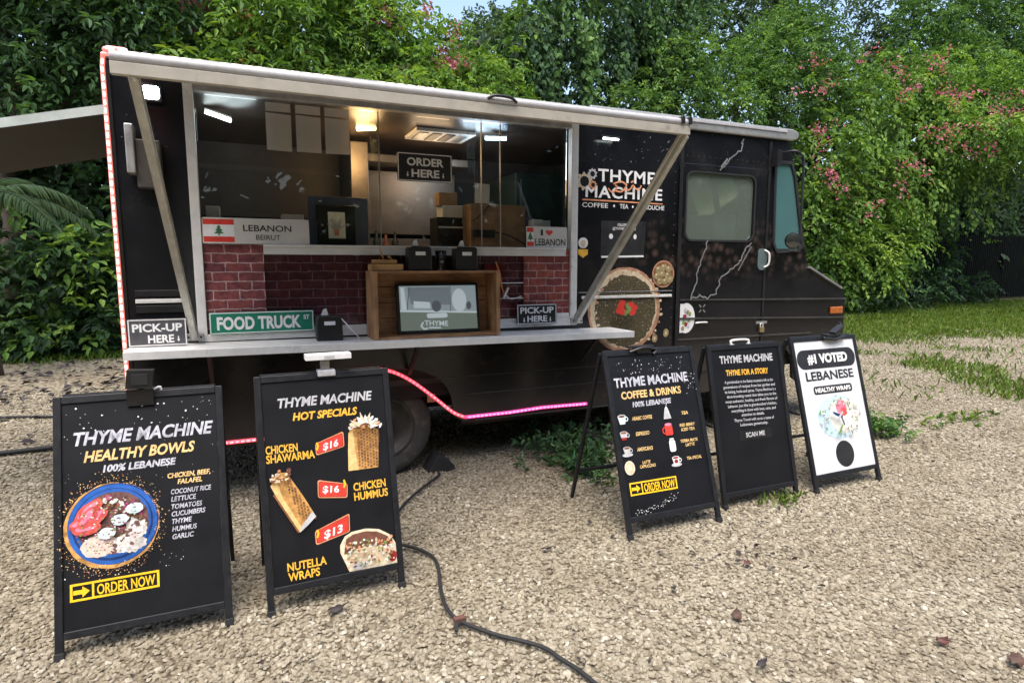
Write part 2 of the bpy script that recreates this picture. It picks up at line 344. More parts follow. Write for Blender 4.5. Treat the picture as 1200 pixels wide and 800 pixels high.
    def ribbon(s, pts, wd, y, m):
        for (a, b), (c, d) in zip(pts[:-1], pts[1:]):
            t = Vector((c-a, d-b)); L = t.length
            if L < 1e-6: continue
            t /= L; nx, nz = -t.y*wd/2, t.x*wd/2; ex, ez = t.x*wd*.3, t.y*wd*.3
            s.poly([(a-ex+nx, b-ez+nz), (a-ex-nx, b-ez-nz), (c+ex-nx, d+ez-nz), (c+ex+nx, d+ez+nz)][::-1], y, m)
    def frame(s, u0, u1, v0, v1, wd, y, m):
        yy = y-s.up_layer()
        o = [(u0, v0), (u1, v0), (u1, v1), (u0, v1)]; i = [(u0+wd, v0+wd), (u1-wd, v0+wd), (u1-wd, v1-wd), (u0+wd, v1-wd)]
        s.add([(u, yy, v) for u, v in o+i], [(k, (k+1) % 4, 4+(k+1) % 4, 4+k) for k in range(4)], m)
    def text(s, st, u0, u1, v, h, y, m, bold=.02, shear=0, slope=0, spacing=1.0):
        co, fs = glyphs(st, bold, shear, spacing); cap = glyphs('H', bold)[0][:, 1].max()
        x0, x1 = co[:, 0].min(), co[:, 0].max(); yy = y-s.up_layer()
        vs = []
        for x, z, _ in co:
            u = u0+(x-x0)/(x1-x0)*(u1-u0); vs.append((u, yy, v+z/cap*h+slope*(u-u0)))
        s.add(vs, fs, m)
    def build(s, name, parent=None, bevel=0, label=None, smooth_all=False):
        me = bpy.data.meshes.new(name); me.from_pydata(s.v, [], s.f); ob = link(name, me, parent)
        for m in s.mats: me.materials.append(m)
        me.polygons.foreach_set('material_index', s.m); me.polygons.foreach_set('use_smooth', [True]*len(s.f) if smooth_all else s.s); me.update()
        if bevel:
            b = ob.modifiers.new('bevel', 'BEVEL'); b.width = bevel; b.segments = 2; b.limit_method = 'ANGLE'; b.angle_limit = R(40)
        if label: ob['label'] = label
        return ob
def one(name, fn, parent=None, bevel=0, label=None):
    b = MB(); fn(b); return b.build(name, parent, bevel, label)
def boxpart(name, d, m, parent=None, bevel=.004, label=None):
    b = MB(); b.box(*d, m); return b.build(name, parent, bevel, label)
def smooth_path(P, k=8):
    P = [Vector(p) for p in P]; out = []
    for i in range(len(P)-1):
        a, b, c, d = P[max(i-1, 0)], P[i], P[i+1], P[min(i+2, len(P)-1)]
        for j in range(k):
            t = j/k; out.append(.5*((2*b)+(c-a)*t+(2*a-5*b+4*c-d)*t*t+(3*b-a-3*c+d)*t**3))
    out.append(P[-1]); return out

def rrect(x0, x1, z0, z1, r, n=4):
    out = []
    for cx, cz, a0 in ((x1-r, z1-r, 0), (x0+r, z1-r, 90), (x0+r, z0+r, 180), (x1-r, z0+r, 270)):
        out += [(cx+r*math.cos(R(a0+90*i/n)), cz+r*math.sin(R(a0+90*i/n))) for i in range(n+1)]
    return out
# ------------------------------------------------------------------ ground
def ground_mat():
    m, n, l, b = new_mat('gravel_ground')
    tc = n.new('ShaderNodeTexCoord')
    v = n.new('ShaderNodeTexVoronoi'); v.inputs['Scale'].default_value = 26; l.new(tc.outputs['Object'], v.inputs['Vector'])
    sp = n.new('ShaderNodeSeparateColor'); l.new(v.outputs['Color'], sp.inputs[0])
    rp = ramp(n, [(0, (.19, .165, .12)), (.5, (.32, .285, .215)), (1, (.42, .38, .30))]); l.new(sp.outputs[0], rp.inputs[0])
    gap = ramp(n, [(.3, (1, 1, 1)), (.8, (.42, .39, .36))]); l.new(v.outputs['Distance'], gap.inputs[0])
    g2 = n.new('ShaderNodeMix'); g2.data_type = 'RGBA'; g2.blend_type = 'MULTIPLY'; g2.inputs['Factor'].default_value = 1; l.new(rp.outputs[0], g2.inputs[6]); l.new(gap.outputs[0], g2.inputs[7])
    nz = n.new('ShaderNodeTexNoise'); nz.inputs['Scale'].default_value = .9; nz.inputs['Detail'].default_value = 8; nz.inputs['Roughness'].default_value = .65; l.new(tc.outputs['Object'], nz.inputs['Vector'])
    big = ramp(n, [(.32, (.62, .58, .52)), (.6, (1.05, 1.03, 1))]); l.new(nz.outputs[0], big.inputs[0])
    g3 = n.new('ShaderNodeMix'); g3.data_type = 'RGBA'; g3.blend_type = 'MULTIPLY'; g3.inputs['Factor'].default_value = 1; l.new(g2.outputs[2], g3.inputs[6]); l.new(big.outputs[0], g3.inputs[7])
    # soil under the planting: beyond a wavering line in front of the hedge
    sx = n.new('ShaderNodeSeparateXYZ'); l.new(tc.outputs['Object'], sx.inputs[0])
    n2 = n.new('ShaderNodeTexNoise'); n2.inputs['Scale'].default_value = .6; n2.inputs['Detail'].default_value = 6; l.new(tc.outputs['Object'], n2.inputs['Vector'])
    ad = n.new('ShaderNodeMath'); ad.operation = 'MULTIPLY_ADD'; l.new(n2.outputs[0], ad.inputs[0]); ad.inputs[1].default_value = 3.0; l.new(sx.outputs[1], ad.inputs[2])
    mr = n.new('ShaderNodeMapRange'); l.new(ad.outputs[0], mr.inputs[0]); mr.inputs[1].default_value = 9.2; mr.inputs[2].default_value = 10.4
    g4 = n.new('ShaderNodeMix'); g4.data_type = 'RGBA'; l.new(mr.outputs[0], g4.inputs['Factor']); l.new(g3.outputs[2], g4.inputs[6]); g4.inputs[7].default_value = (.045, .045, .02, 1)
    l.new(g4.outputs[2], b.inputs['Base Color']); b.inputs['Roughness'].default_value = .95; b.inputs['Specular IOR Level'].default_value = .15
    bp = n.new('ShaderNodeBump'); bp.inputs['Strength'].default_value = 1; bp.inputs['Distance'].default_value = .02; bp.invert = True; l.new(v.outputs['Distance'], bp.inputs['Height']); l.new(bp.outputs[0], b.inputs['Normal'])
    return m
g = MB(); S_ = 400; g.add([(-S_, -S_, 0), (S_, -S_, 0), (S_, S_, 0), (-S_, S_, 0)], [(0, 1, 2, 3)], ground_mat())
tag(g.build('ground'), kind='structure')

rng = np.random.default_rng(7)
def bulk_mesh(name, verts, faces_n, loops, mat_, tint=None, smooth=False, parent=None):
    """verts (n,3); loops flat vertex indices; every face has faces_n corners"""
    me = bpy.data.meshes.new(name); nv = len(verts); nl = len(loops); nf = nl//faces_n
    me.vertices.add(nv); me.vertices.foreach_set('co', np.ascontiguousarray(verts, dtype=np.float32).ravel())
    me.loops.add(nl); me.loops.foreach_set('vertex_index', np.ascontiguousarray(loops, dtype=np.int32).ravel())
    me.polygons.add(nf); me.polygons.foreach_set('loop_start', np.arange(0, nl, faces_n, dtype=np.int32))
    try: me.polygons.foreach_set('loop_total', np.full(nf, faces_n, dtype=np.int32))
    except Exception: pass
    me.polygons.foreach_set('use_smooth', np.full(nf, smooth, dtype=bool))
    if tint is not None:
        a = me.attributes.new('tint', 'FLOAT', 'POINT'); a.data.foreach_set('value', np.ascontiguousarray(tint, dtype=np.float32))
    me.materials.append(mat_); me.update(calc_edges=True); me.validate()
    return link(name, me, parent)

# loose stones
def stone_templates(sub, k):
    import bmesh
    out = []
    for i in range(k):
        bm = bmesh.new(); bmesh.ops.create_icosphere(bm, subdivisions=sub, radius=1)
        r = np.random.default_rng(100+i+sub*50)
        V = np.array([v.co[:] for v in bm.verts]); F = np.array([[v.index for v in f.verts] for f in bm.faces])
        for c in range(7):                      # knock flat facets off the pebble
            d = r.normal(size=3); d /= np.linalg.norm(d); h = r.uniform(.55, .85); p = V@d; V -= np.outer(np.clip(p-h, 0, None), d)*.9
        V *= r.uniform(.65, 1.15, 3)*np.array([1.12, .98, .58]); V += r.normal(size=V.shape)*.04
        out.append((V, F)); bm.free()
    return out
def gravel_mat():
    m, n, l, b = new_mat('gravel_stone')
    at_ = n.new('ShaderNodeAttribute'); at_.attribute_name = 'tint'
    rp = ramp(n, [(0, (.155, .132, .096)), (.2, (.25, .22, .165)), (.55, (.325, .29, .222)), (.85, (.39, .352, .28)), (1, (.48, .45, .38))]); l.new(at_.outputs['Fac'], rp.inputs[0])
    tc = n.new('ShaderNodeTexCoord'); nz = n.new('ShaderNodeTexNoise'); nz.inputs['Scale'].default_value = 60; nz.inputs['Detail'].default_value = 5; l.new(tc.outputs['Object'], nz.inputs['Vector'])
    r2 = ramp(n, [(.3, (.68, .66, .62)), (.7, (1.1, 1.1, 1.1))]); l.new(nz.outputs[0], r2.inputs[0])
    mx = n.new('ShaderNodeMix'); mx.data_type = 'RGBA'; mx.blend_type = 'MULTIPLY'; mx.inputs['Factor'].default_value = 1; l.new(rp.outputs[0], mx.inputs[6]); l.new(r2.outputs[0], mx.inputs[7])
    # damp, darker drifts
    n2 = n.new('ShaderNodeTexNoise'); n2.inputs['Scale'].default_value = 1.1; n2.inputs['Detail'].default_value = 7; n2.inputs['Roughness'].default_value = .6; l.new(tc.outputs['Object'], n2.inputs['Vector'])
    r3 = ramp(n, [(.33, (.74, .71, .67)), (.58, (1, 1, 1))]); l.new(n2.outputs[0], r3.inputs[0])
    m2 = n.new('ShaderNodeMix'); m2.data_type = 'RGBA'; m2.blend_type = 'MULTIPLY'; m2.inputs['Factor'].default_value = 1; l.new(mx.outputs[2], m2.inputs[6]); l.new(r3.outputs[0], m2.inputs[7])
    l.new(m2.outputs[2], b.inputs['Base Color']); b.inputs['Roughness'].default_value = .85; b.inputs['Specular IOR Level'].default_value = .25
    return m
M_STONE = gravel_mat()
def scatter_stones(P, size, templates, name):
    n = len(P); V = []; L = []; T = []; base = 0; which = rng.integers(0, len(templates), n)
    for k, (tv, tf) in enumerate(templates):
        idx = np.where(which == k)[0]; c = len(idx)
        if c == 0: continue
        yaw = rng.uniform(0, 2*PI, c); tx = rng.normal(0, .45, c); 
        cy, sy = np.cos(yaw), np.sin(yaw); cx, sx = np.cos(tx), np.sin(tx)
        v = np.repeat(tv[None], c, 0)*size[idx][:, None, None]
        y2 = v[..., 1]*cx[:, None]-v[..., 2]*sx[:, None]; z2 = v[..., 1]*sx[:, None]+v[..., 2]*cx[:, None]
        x3 = v[..., 0]*cy[:, None]-y2*sy[:, None]; y3 = v[..., 0]*sy[:, None]+y2*cy[:, None]
        v = np.stack([x3, y3, z2], -1)+P[idx][:, None, :]
        m = tv.shape[0]; V.append(v.reshape(-1, 3)); L.append((tf[None]+(np.arange(c)*m)[:, None, None]+base).reshape(-1)); base += c*m
        T.append(np.repeat(np.clip(rng.normal(.5, .23, c), 0, 1), m))
    o = bulk_mesh(name, np.concatenate(V), 3, np.concatenate(L), M_STONE, np.concatenate(T), smooth=False)
    return o
def in_view(P, margin=.22):
    d = P-np.array(CAM); x = d@np.array(_r); y = d@np.array(_u); z = d@np.array(_f)
    return (z > .2) & (np.abs(x) < z*(600/FPX+margin)) & (y > -z*(400/FPX+margin))
def stone_zone(y0, y1, x0, x1, spacing, smin, smax, zoff):
    nx = int((x1-x0)/spacing); ny = int((y1-y0)/spacing)
    gx, gy = np.meshgrid(np.arange(nx), np.arange(ny)); n = gx.size
    P = np.stack([x0+(gx.ravel()+rng.uniform(-.5, .5, n))*spacing, y0+(gy.ravel()+rng.uniform(-.5, .5, n))*spacing, np.zeros(n)], -1)
    P = P[in_view(P)]; s = smin+(smax-smin)*rng.beta(1.6, 2.6, len(P)); P[:, 2] = s*zoff+rng.uniform(-.003, .006, len(P)); return P, s
ST2 = stone_templates(2, 8); ST1 = stone_templates(1, 8)
A = stone_zone(-3.6, -1.2, -2.2, 4.9, .0195, .0078, .0205, .06); Bz = stone_zone(-1.2, .9, -3.5, 4.9, .0225, .0088, .0195, .06); Cz = stone_zone(.9, 5.0, -6, 15, .040, .013, .026, .05); Dz = stone_zone(-3.2, .9, 4.9, 12, .031, .0105, .023, .06)
tag(scatter_stones(A[0], A[1], ST2, 'gravel'), kind='stuff')
tag(scatter_stones(np.concatenate([Bz[0], Cz[0], Dz[0]]), np.concatenate([Bz[1], Cz[1], Dz[1]]), ST1, 'gravel'), kind='stuff')

# ------------------------------------------------------------------ foliage
def leaf_mat(name, cols, trans=.38, rough=.55):
    m, n, l, b = new_mat(name)
    a = n.new('ShaderNodeAttribute'); a.attribute_name = 'tint'
    rp = ramp(n, [(i/(len(cols)-1), c) for i, c in enumerate(cols)]); l.new(a.outputs['Fac'], rp.inputs[0])
    l.new(rp.outputs[0], b.inputs['Base Color']); b.inputs['Roughness'].default_value = rough; b.inputs['Specular IOR Level'].default_value = .22
    t = n.new('ShaderNodeBsdfTranslucent'); g = n.new('ShaderNodeMix'); g.data_type = 'RGBA'; g.blend_type = 'MULTIPLY'; g.inputs['Factor'].default_value = 1
    l.new(rp.outputs[0], g.inputs[6]); g.inputs[7].default_value = (1.3, 1.25, .5, 1); l.new(g.outputs[2], t.inputs[0])
    mx = n.new('ShaderNodeMixShader'); mx.inputs[0].default_value = trans; l.new(b.outputs[0], mx.inputs[1]); l.new(t.outputs[0], mx.inputs[2])
    l.new(mx.outputs[0], n['Material Output'].inputs[0]); return m
L_DARK = leaf_mat('leaf_dark', [(0.0231, 0.0487, 0.0242), (0.0426, 0.0961, 0.038), (0.0818, 0.169, 0.0596), (0.1409, 0.2573, 0.0827)])
L_MID = leaf_mat('leaf_mid', [(0.0345, 0.0758, 0.0259), (0.0701, 0.1514, 0.0441), (0.1255, 0.2393, 0.0659), (0.2157, 0.3458, 0.091)])
L_BRI = leaf_mat('leaf_bright', [(0.0491, 0.1031, 0.0257), (0.0994, 0.1984, 0.0382), (0.1735, 0.304, 0.0556), (0.2853, 0.4113, 0.0873)])
L_VINE = leaf_mat('leaf_vine', [(0.0261, 0.0553, 0.031), (0.0449, 0.0971, 0.0461), (0.0772, 0.1549, 0.0651), (0.135, 0.2443, 0.0864)])
L_FAR = leaf_mat('leaf_far', [(0.0449, 0.079, 0.048), (0.07, 0.1195, 0.0669), (0.1073, 0.177, 0.0918)])
L_PALM = leaf_mat('leaf_palm', [(0.0457, 0.0792, 0.0457), (0.0803, 0.1377, 0.0707), (0.125, 0.192, 0.1011)], .2)
L_FLOW = leaf_mat('flower_pink', [(.32, .06, .12), (.48, .13, .22), (.58, .26, .32)], .35)
L_FLOW2 = leaf_mat('flower_rust', [(.26, .07, .04), (.42, .13, .08), (.5, .22, .14)], .3)
L_GRASS = leaf_mat('grass_blade', [(.055, .10, .014), (.10, .175, .022), (.15, .235, .035), (.23, .21, .085)], .35)

def unit(a): return a/np.maximum(np.linalg.norm(a, axis=-1, keepdims=True), 1e-9)
def leaf_geo(P, D, N, Ln, Wd):
    D = unit(D); S = unit(np.cross(D, N)); N = np.cross(S, D)
    tpl = np.array([[0, 0, 0], [.3, -.5, .10], [.68, -.36, .06], [1, 0, -.10], [.68, .36, .06], [.3, .5, .10]])
    n = len(P)
    V = P[:, None]+D[:, None]*(tpl[None, :, :1]*Ln[:, None, None])+S[:, None]*(tpl[None, :, 1:2]*Wd[:, None, None])+N[:, None]*(tpl[None, :, 2:]*Ln[:, None, None])
    F = np.array([[0, 1, 2, 3], [0, 3, 4, 5]])
    return V.reshape(-1, 3), (F[None]+(np.arange(n)*6)[:, None, None]).reshape(-1)
def foliage(name, P, D, N, Ln, Wd, tint, m, parent=None):
    V, L = leaf_geo(P, D, N, Ln, Wd)
    return bulk_mesh(name, V, 4, L, m, np.repeat(tint, 6), parent=parent)
def sprigs(P, D, length, leaf, k, droop, tint, wratio=.5, spread=1.0):
    """P stem bases, D stem directions -> leaf arrays"""
    n = len(P); D = unit(D); up = np.array([0, 0, 1.])+rng.normal(0, .35, (n, 3)); S = unit(np.cross(D, up)); 
    out = [[], [], [], [], [], []]
    for i in range(k):
        t = (i+.6)/k; side = 0 if i == k-1 else (1 if i % 2 else -1)
        p = P+D*(length*t)[:, None]+np.array([0, 0, -1.])*(droop*length*t*t)[:, None]
        d = D*.55+S*(side*.8*spread)+np.array([0, 0, -1.])*(.25+droop*.7*t)+rng.normal(0, .28, (n, 3))
        nn = unit(np.cross(S, D))*1.0+np.array([0, -.25, .7])+rng.normal(0, .4, (n, 3))
        ln = leaf*rng.uniform(.7, 1.2, n)
        for a, b in zip(out, (p, d, nn, ln, ln*wratio*rng.uniform(.85, 1.15, n), np.clip(tint+rng.normal(0, .13, n), 0, 1))): a.append(b)
    return [np.concatenate(a) for a in out]
def blob_points(c, r, n, front=-.35, inner=.35):
    c = np.array(c, float); r = np.array(r if hasattr(r, '__len__') else (r, r, r), float)
    d = unit(rng.normal(size=(int(n*2.2)+8, 3))); d = d[(d@np.array([-.35, -.9, .25])) > front][:n]
    ph = rng.uniform(0, 6, 3); fq = rng.uniform(2.2, 4.2, 3)
    bump = 1+.16*np.sin(fq[0]*d[:, 0]*2+ph[0])*np.sin(fq[1]*d[:, 2]*2+ph[1])+.12*np.sin(9*d[:, 0]+5*d[:, 2]+ph[2])
    rad = np.where(rng.random(len(d)) < inner, rng.uniform(.45, .85, len(d)), rng.uniform(.84, 1.06, len(d)))*bump
    return c+d*r*rad[:, None], d
def crown(name, blobs, m, parent, leaf, stem, k=7, droop=.5, density=1.0, wr=.5, tint=(.45, .2), outdir=.7, spread=1., front=-.35):
    Ps, Ds, Ts = [], [], []
    for (c, r) in blobs:
        rr = np.array(r if hasattr(r, '__len__') else (r, r, r), float); area = 4*PI*((rr[0]*rr[1])**1.6/3+(rr[0]*rr[2])**1.6/3+(rr[1]*rr[2])**1.6/3)**(1/1.6)
        n = max(20, int(density*area*1.05/(k*leaf*leaf*wr*.68)))
        p, d = blob_points(c, rr, n, front); Ps.append(p); t0 = rng.normal(tint[0], tint[1]*.45)
        Ds.append(d*outdir+rng.normal(0, .5, p.shape)+np.array([0, 0, .15])); Ts.append(np.clip(t0+rng.normal(0, tint[1], len(p))+d[:, 2]*.06, 0, 1))
    P = np.concatenate(Ps); D = np.concatenate(Ds); T = np.concatenate(Ts)
    a = sprigs(P, D, stem*rng.uniform(.6, 1.25, len(P)), leaf, k, droop, T, wr, spread)
    return foliage(name, a[0], a[1], a[2], a[3], a[4], a[5], m, parent)
DEP = lambda p: (Vector(p)-CAM).dot(_f)
def blobs_px(spec):       # (px, py, rx_px, rz_px, Y[, ry])
    out = []
    for s in spec:
        c = at(s[0], s[1], s[4]); k = DEP(c)/FPX; out.append(((c.x, c.y, c.z), (s[2]*k, s[5] if len(s) > 5 else min(1.6, s[2]*k), s[3]*k)))
    return out
def trunk(parent, base, top, r0, r1, m, limbs=(), wob=.12, seed=0):
    rn = random.Random(seed); b = MB(); base = Vector(base); top = Vector(top)
    P = [base.lerp(top, i/7)+Vector((rn.uniform(-wob, wob), rn.uniform(-wob, wob), 0))*(0 if i == 0 else 1) for i in range(8)]
    P[0].z = -.1
    b.tube(P, [r0*(1.35 if i == 0 else 1)+(r1-r0)*i/7 for i in range(8)], m, 10)
    for (t, q, r) in limbs:
        s = base.lerp(top, t); q = Vector(q); mid = s.lerp(q, .5)+Vector((rn.uniform(-.2, .2), rn.uniform(-.2, .2), .25))
        b.tube(smooth_path([s, mid, q], 4), [r*(1-.7*i/8) for i in range(9)], m, 7)
    return b.build('trunk', parent)
def flower_sprays(parent, spots, m, name='flowers', size=.055, n=70, rad=.28):
    P, D, N = [], [], []
    for p in spots:
        c = np.array(p); k = n; ax = unit(rng.normal(size=(1, 3))+np.array([[0, -.5, .2]]))[0]
        t = rng.uniform(-1, 1, k); q = c+ax*(t*rad*1.3)[:, None]+rng.normal(0, rad*.33, (k, 3)); q[:, 2] -= (t*t)*rad*.4
        P.append(q); D.append(rng.normal(size=(k, 3))); N.append(rng.normal(size=(k, 3))+np.array([0, -.6, .4]))
    P = np.concatenate(P); D = np.concatenate(D); N = np.concatenate(N); s = size*rng.uniform(.6, 1.3, len(P))
    return tag(foliage(name, P, D, N, s, s*.8, rng.random(len(P)), m, parent), kind='stuff')
def plant(name, label, cat, base, group=None): return thing(name, label, cat, (base[0], base[1], 0), 0, group)

# --- left: dark broad-leaved trees behind the rear canopy
t = plant('broadleaf_tree', 'dark broad-leaved tree in the top left corner, behind the raised rear canopy', 'tree', (-4.2, 10.2), 'trees behind the food truck')
trunk(t, (-4.2, 10.2, 0), (-3.6, 10.3, 5.5), .22, .1, M_BARK, [(.5, (-5.6, 9.8, 4.8), .08), (.6, (-2.2, 9.7, 5.2), .08), (.8, (-3.2, 9.6, 6.6), .07)], seed=1)
crown('crown', blobs_px([(20, 50, 75, 70, 9.6), (95, 40, 60, 60, 9.2), (60, -20, 100, 50, 9.8), (150, 25, 70, 55, 9.5), (20, 110, 60, 45, 9.0), (100, 100, 45, 40, 9.1), (185, 60, 50, 45, 9.6), (200, -10, 70, 45, 10)]), L_DARK, t, .18, .5, 7, .5, .9, .42, (.42, .22))
t = plant('leafy_shrub', 'low dark shrub with some lime leaves below the rear canopy, left of the truck', 'shrub', (-2.9, 9.3), 'shrubs along the back of the lot')
trunk(t, (-2.9, 9.3, 0), (-2.6, 9.2, 2.6), .07, .03, M_BARK, [(.3, (-3.6, 9.1, 2.2), .03), (.5, (-2.0, 9, 2.3), .03)], seed=2)
crown('crown', blobs_px([(95, 300, 45, 40, 8.9), (40, 340, 60, 45, 9.1), (110, 360, 45, 45, 8.8), (30, 385, 60, 34, 9.0), (80, 395, 50, 26, 8.8), (-20, 330, 50, 70, 9.2), (150, 330, 40, 70, 9.1), (125, 240, 40, 40, 9.6)]), L_DARK, t, .17, .42, 7, .5, .85, .55, (.36, .2))
crown('leaves', blobs_px([(100, 285, 32, 18, 8.5, .4), (118, 312, 24, 22, 8.5, .35), (55, 388, 26, 20, 8.4, .35), (15, 232, 16, 8, 8.6, .3), (110, 372, 30, 26, 8.4, .35)]), L_BRI, t, .17, .4, 6, .5, .4, .55, (.5, .2))
# palm fronds
t = plant('palm_plant', 'grey-green palm with drooping feathery fronds at the left edge', 'palm', (-3.3, 6.6), 'shrubs along the back of the lot')
trunk(t, (-3.3, 6.6, 0), (-3.3, 6.6, 2.5), .07, .05, M_BARK, wob=.03, seed=3)
def palm(parent, c, nf, lf, m):
    P, D, N, Ls = [], [], [], []
    b = MB()
    for i in range(nf):
        a = 2*PI*i/nf+rng.uniform(-.2, .2); el = rng.uniform(.25, 1.0); h = np.array([math.cos(a), math.sin(a), 0]); pts = []
        for j in range(15):
            s = j/14*lf; pts.append(np.array(c)+h*s*math.cos(el)*.95+np.array([0, 0, 1.])*(s*math.sin(el)-.38*s*s))
        b.tube([tuple(p) for p in pts], [.014*(1-.8*j/14) for j in range(15)], m, 5)
        for j in range(2, 15):
            tg = unit((pts[j]-pts[j-1])[None])[0]; sd_ = unit(np.cross(tg, [0, 0, 1.])[None])[0]
            for q in range(3):
                pp = pts[j-1]+(pts[j]-pts[j-1])*q/3
                for sg in (-1, 1):
                    P.append(pp); D.append(tg*.7+sd_*sg*.8+np.array([0, 0, -.55])+rng.normal(0, .08, 3)); N.append(np.array([0, -.3, 1])+sd_*sg*.3); Ls.append(.42*(1-.45*abs(j/14-.45)*2)*rng.uniform(.85, 1.1))
    Ls = np.array(Ls)
    b.build('frond_stems', parent)
    foliage('fronds', np.array(P), np.array(D), np.array(N), Ls, Ls*.085, np.clip(rng.normal(.6, .2, len(P)), 0, 1), m, parent)
palm(t, (-3.3, 6.6, 2.5), 16, 1.6, L_PALM)

# --- thick red-brown trunk and the flowering creeper that climbs above the left half of the roof
t = plant('creeper_tree', 'red-brown trunk wrapped in long yellow-green creeper leaves above the left end of the truck roof', 'tree', (-.4, 10.4), 'trees behind the food truck')
trunk(t, (-.75, 10.4, 0), (-.55, 10.2, 8.6), .42, .34, M_BARKR, [(.9, (.3, 10, 8.6), .12)], seed=5)
crown('crown', blobs_px([(330, 45, 70, 60, 9.3), (390, 30, 60, 55, 9.6), (300, 75, 45, 32, 9.0), (345, -10, 70, 45, 9.8), (280, 95, 55, 24, 8.9), (220, 95, 50, 28, 9.2), (360, 95, 60, 30, 9.0)]), L_BRI, t, .165, .46, 7, .8, .85, .34, (.38, .22))
crown('leaves', blobs_px([(235, 60, 34, 16, 9.0, .3), (218, 66, 30, 18, 8.9, .3), (265, 80, 26, 15, 8.8, .3), (290, 40, 20, 30, 9.0, .3)]), L_BRI, t, .24, .5, 6, .8, .3, .42, (.55, .2))
flower_sprays(t, [at(286, 63, 8.6), at(290, 72, 8.6), at(345, 80, 8.6), at(362, 76, 8.6), at(288, 22, 8.8)], L_FLOW2, 'flowers', .06, 60, .22)
t = plant('flowering_creeper', 'mound of bright green creeper with pink flower sprays above the middle of the roof', 'creeper', (2.6, 9.6), 'trees behind the food truck')
trunk(t, (2.6, 9.9, 0), (2.6, 9.8, 6.2), .14, .06, M_BARK, [(.5, (1.2, 9.5, 5.6), .05), (.6, (4.0, 9.5, 4.6), .05)], seed=6)
crown('crown', blobs_px([(462, 44, 46, 40, 9.6), (520, 64, 30, 36, 9.6), (430, 25, 45, 36, 9.8), (455, 82, 60, 38, 9.2), (520, 95, 55, 30, 9.1), (575, 102, 38, 26, 9.0), (410, 70, 40, 45, 9.2), (560, 85, 22, 26, 9.3), (610, 118, 20, 14, 8.8), (480, 120, 120, 24, 8.9)]), L_BRI, t, .125, .36, 7, .65, .9, .45, (.42, .24))
crown('leaves', blobs_px([(440, 55, 40, 26, 9.0, .4)]), L_DARK, t, .16, .4, 7, .6, .7, .45, (.4, .2))
flower_sprays(t, [at(442, 28, 8.9), at(458, 20, 9.0), at(472, 88, 8.3), at(478, 84, 8.3), at(526, 74, 8.3), at(535, 70, 8.3), at(518, 60, 8.6), at(498, 12, 9.2), at(532, 42, 9.0)], L_FLOW, 'flowers', .06, 80, .24)

# --- far grey-green tree seen in the gap of sky
t = plant('distant_tree', 'grey-green distant tree below the patch of sky', 'tree', (7.2, 19), 'trees behind the food truck')
trunk(t, (7.6, 19, 0), (7.6, 19, 8), .25, .1, M_BARK, seed=8)
crown('crown', blobs_px([(572, 58, 32, 32, 19, 1.4), (598, 48, 24, 24, 19.5, 1.3), (572, 30, 13, 12, 19, 1), (598, 30, 7, 10, 19, .6), (614, 34, 9, 12, 19, .6), (560, 75, 40, 40, 18.5, 1.4), (600, 80, 40, 40, 19, 1.4)]), L_FAR, t, .22, .6, 7, .3, .9, .5, (.5, .2))

# --- big tree smothered in hanging vines
t = plant('vine_draped_tree', 'tall dark tree smothered in hanging vine curtains above the right half of the roof', 'tree', (6.6, 10.6), 'trees behind the food truck')
trunk(t, (6.9, 10.9, 0), (6.9, 10.8, 8), .35, .2, M_BARK, [(.6, (8.6, 10.4, 6.8), .1), (.7, (5.6, 10.4, 7.0), .1)], seed=9)
crown('crown', blobs_px([(640, 50, 40, 50, 10.2), (690, 40, 55, 52, 10.4), (745, 30, 55, 50, 10.6), (620, 90, 24, 40, 10), (665, 105, 50, 42, 10.2), (740, 95, 60, 45, 10.9), (700, -5, 90, 30, 10.6), (790, 10, 50, 40, 10.8), (620, 45, 22, 30, 9.9)]), L_VINE, t, .145, .42, 7, 1.0, .75, .55, (.36, .2))
crown('leaves', blobs_px([(606, 45, 12, 30, 9.5, .35), (603, 78, 9, 28, 9.5, .35), (680, -2, 60, 8, 9.8, .5), (615, 20, 16, 12, 9.6, .35)]), L_BRI, t, .14, .35, 7, .9, .4, .55, (.4, .2))
def curtain(parent, strands, m, name='hanging_vines'):
    P, D, N = [], [], []
    for (px, y0, y1, Y, dens, wd) in strands:
        a, b_ = np.array(at(px, y0, Y)), np.array(at(px+rng.uniform(-4, 4), y1, Y)); L = np.linalg.norm(b_-a); n = int(L*dens)
        s = rng.random(n); q = a+(b_-a)*s[:, None]; q += rng.normal(0, wd, (n, 3))*np.array([1, .6, .4]); P.append(q)
        D.append(np.array([0, -.35, -1.])+rng.normal(0, .35, (n, 3))); N.append(np.array([0, -1, .35])+rng.normal(0, .4, (n, 3)))
    P = np.concatenate(P); s = .155*rng.uniform(.6, 1.2, len(P))
    return foliage(name, P, np.concatenate(D), np.concatenate(N), s, s*.72, np.clip(rng.normal(.5, .24, len(P)), 0, 1), m, parent)
st = []
for i in range(58):
    px = rng.uniform(606, 812); y0 = rng.uniform(0, 60); st.append((px, y0, y0+rng.uniform(45, 120), rng.uniform(9.0, 10.0), 26, .09))
curtain(t, st[:34], L_VINE); curtain(t, st[34:], L_MID)
curtain(t, [(692, 22, 128, 8.9, 75, .08), (696, 45, 132, 8.85, 60, .08), (676, 8, 52, 9, 50, .07), (732, 60, 112, 9, 45, .07), (768, 0, 70, 9.2, 60, .12), (762, 10, 55, 9.2, 50, .12), (664, 5, 46, 9, 45, .08)], L_MID)

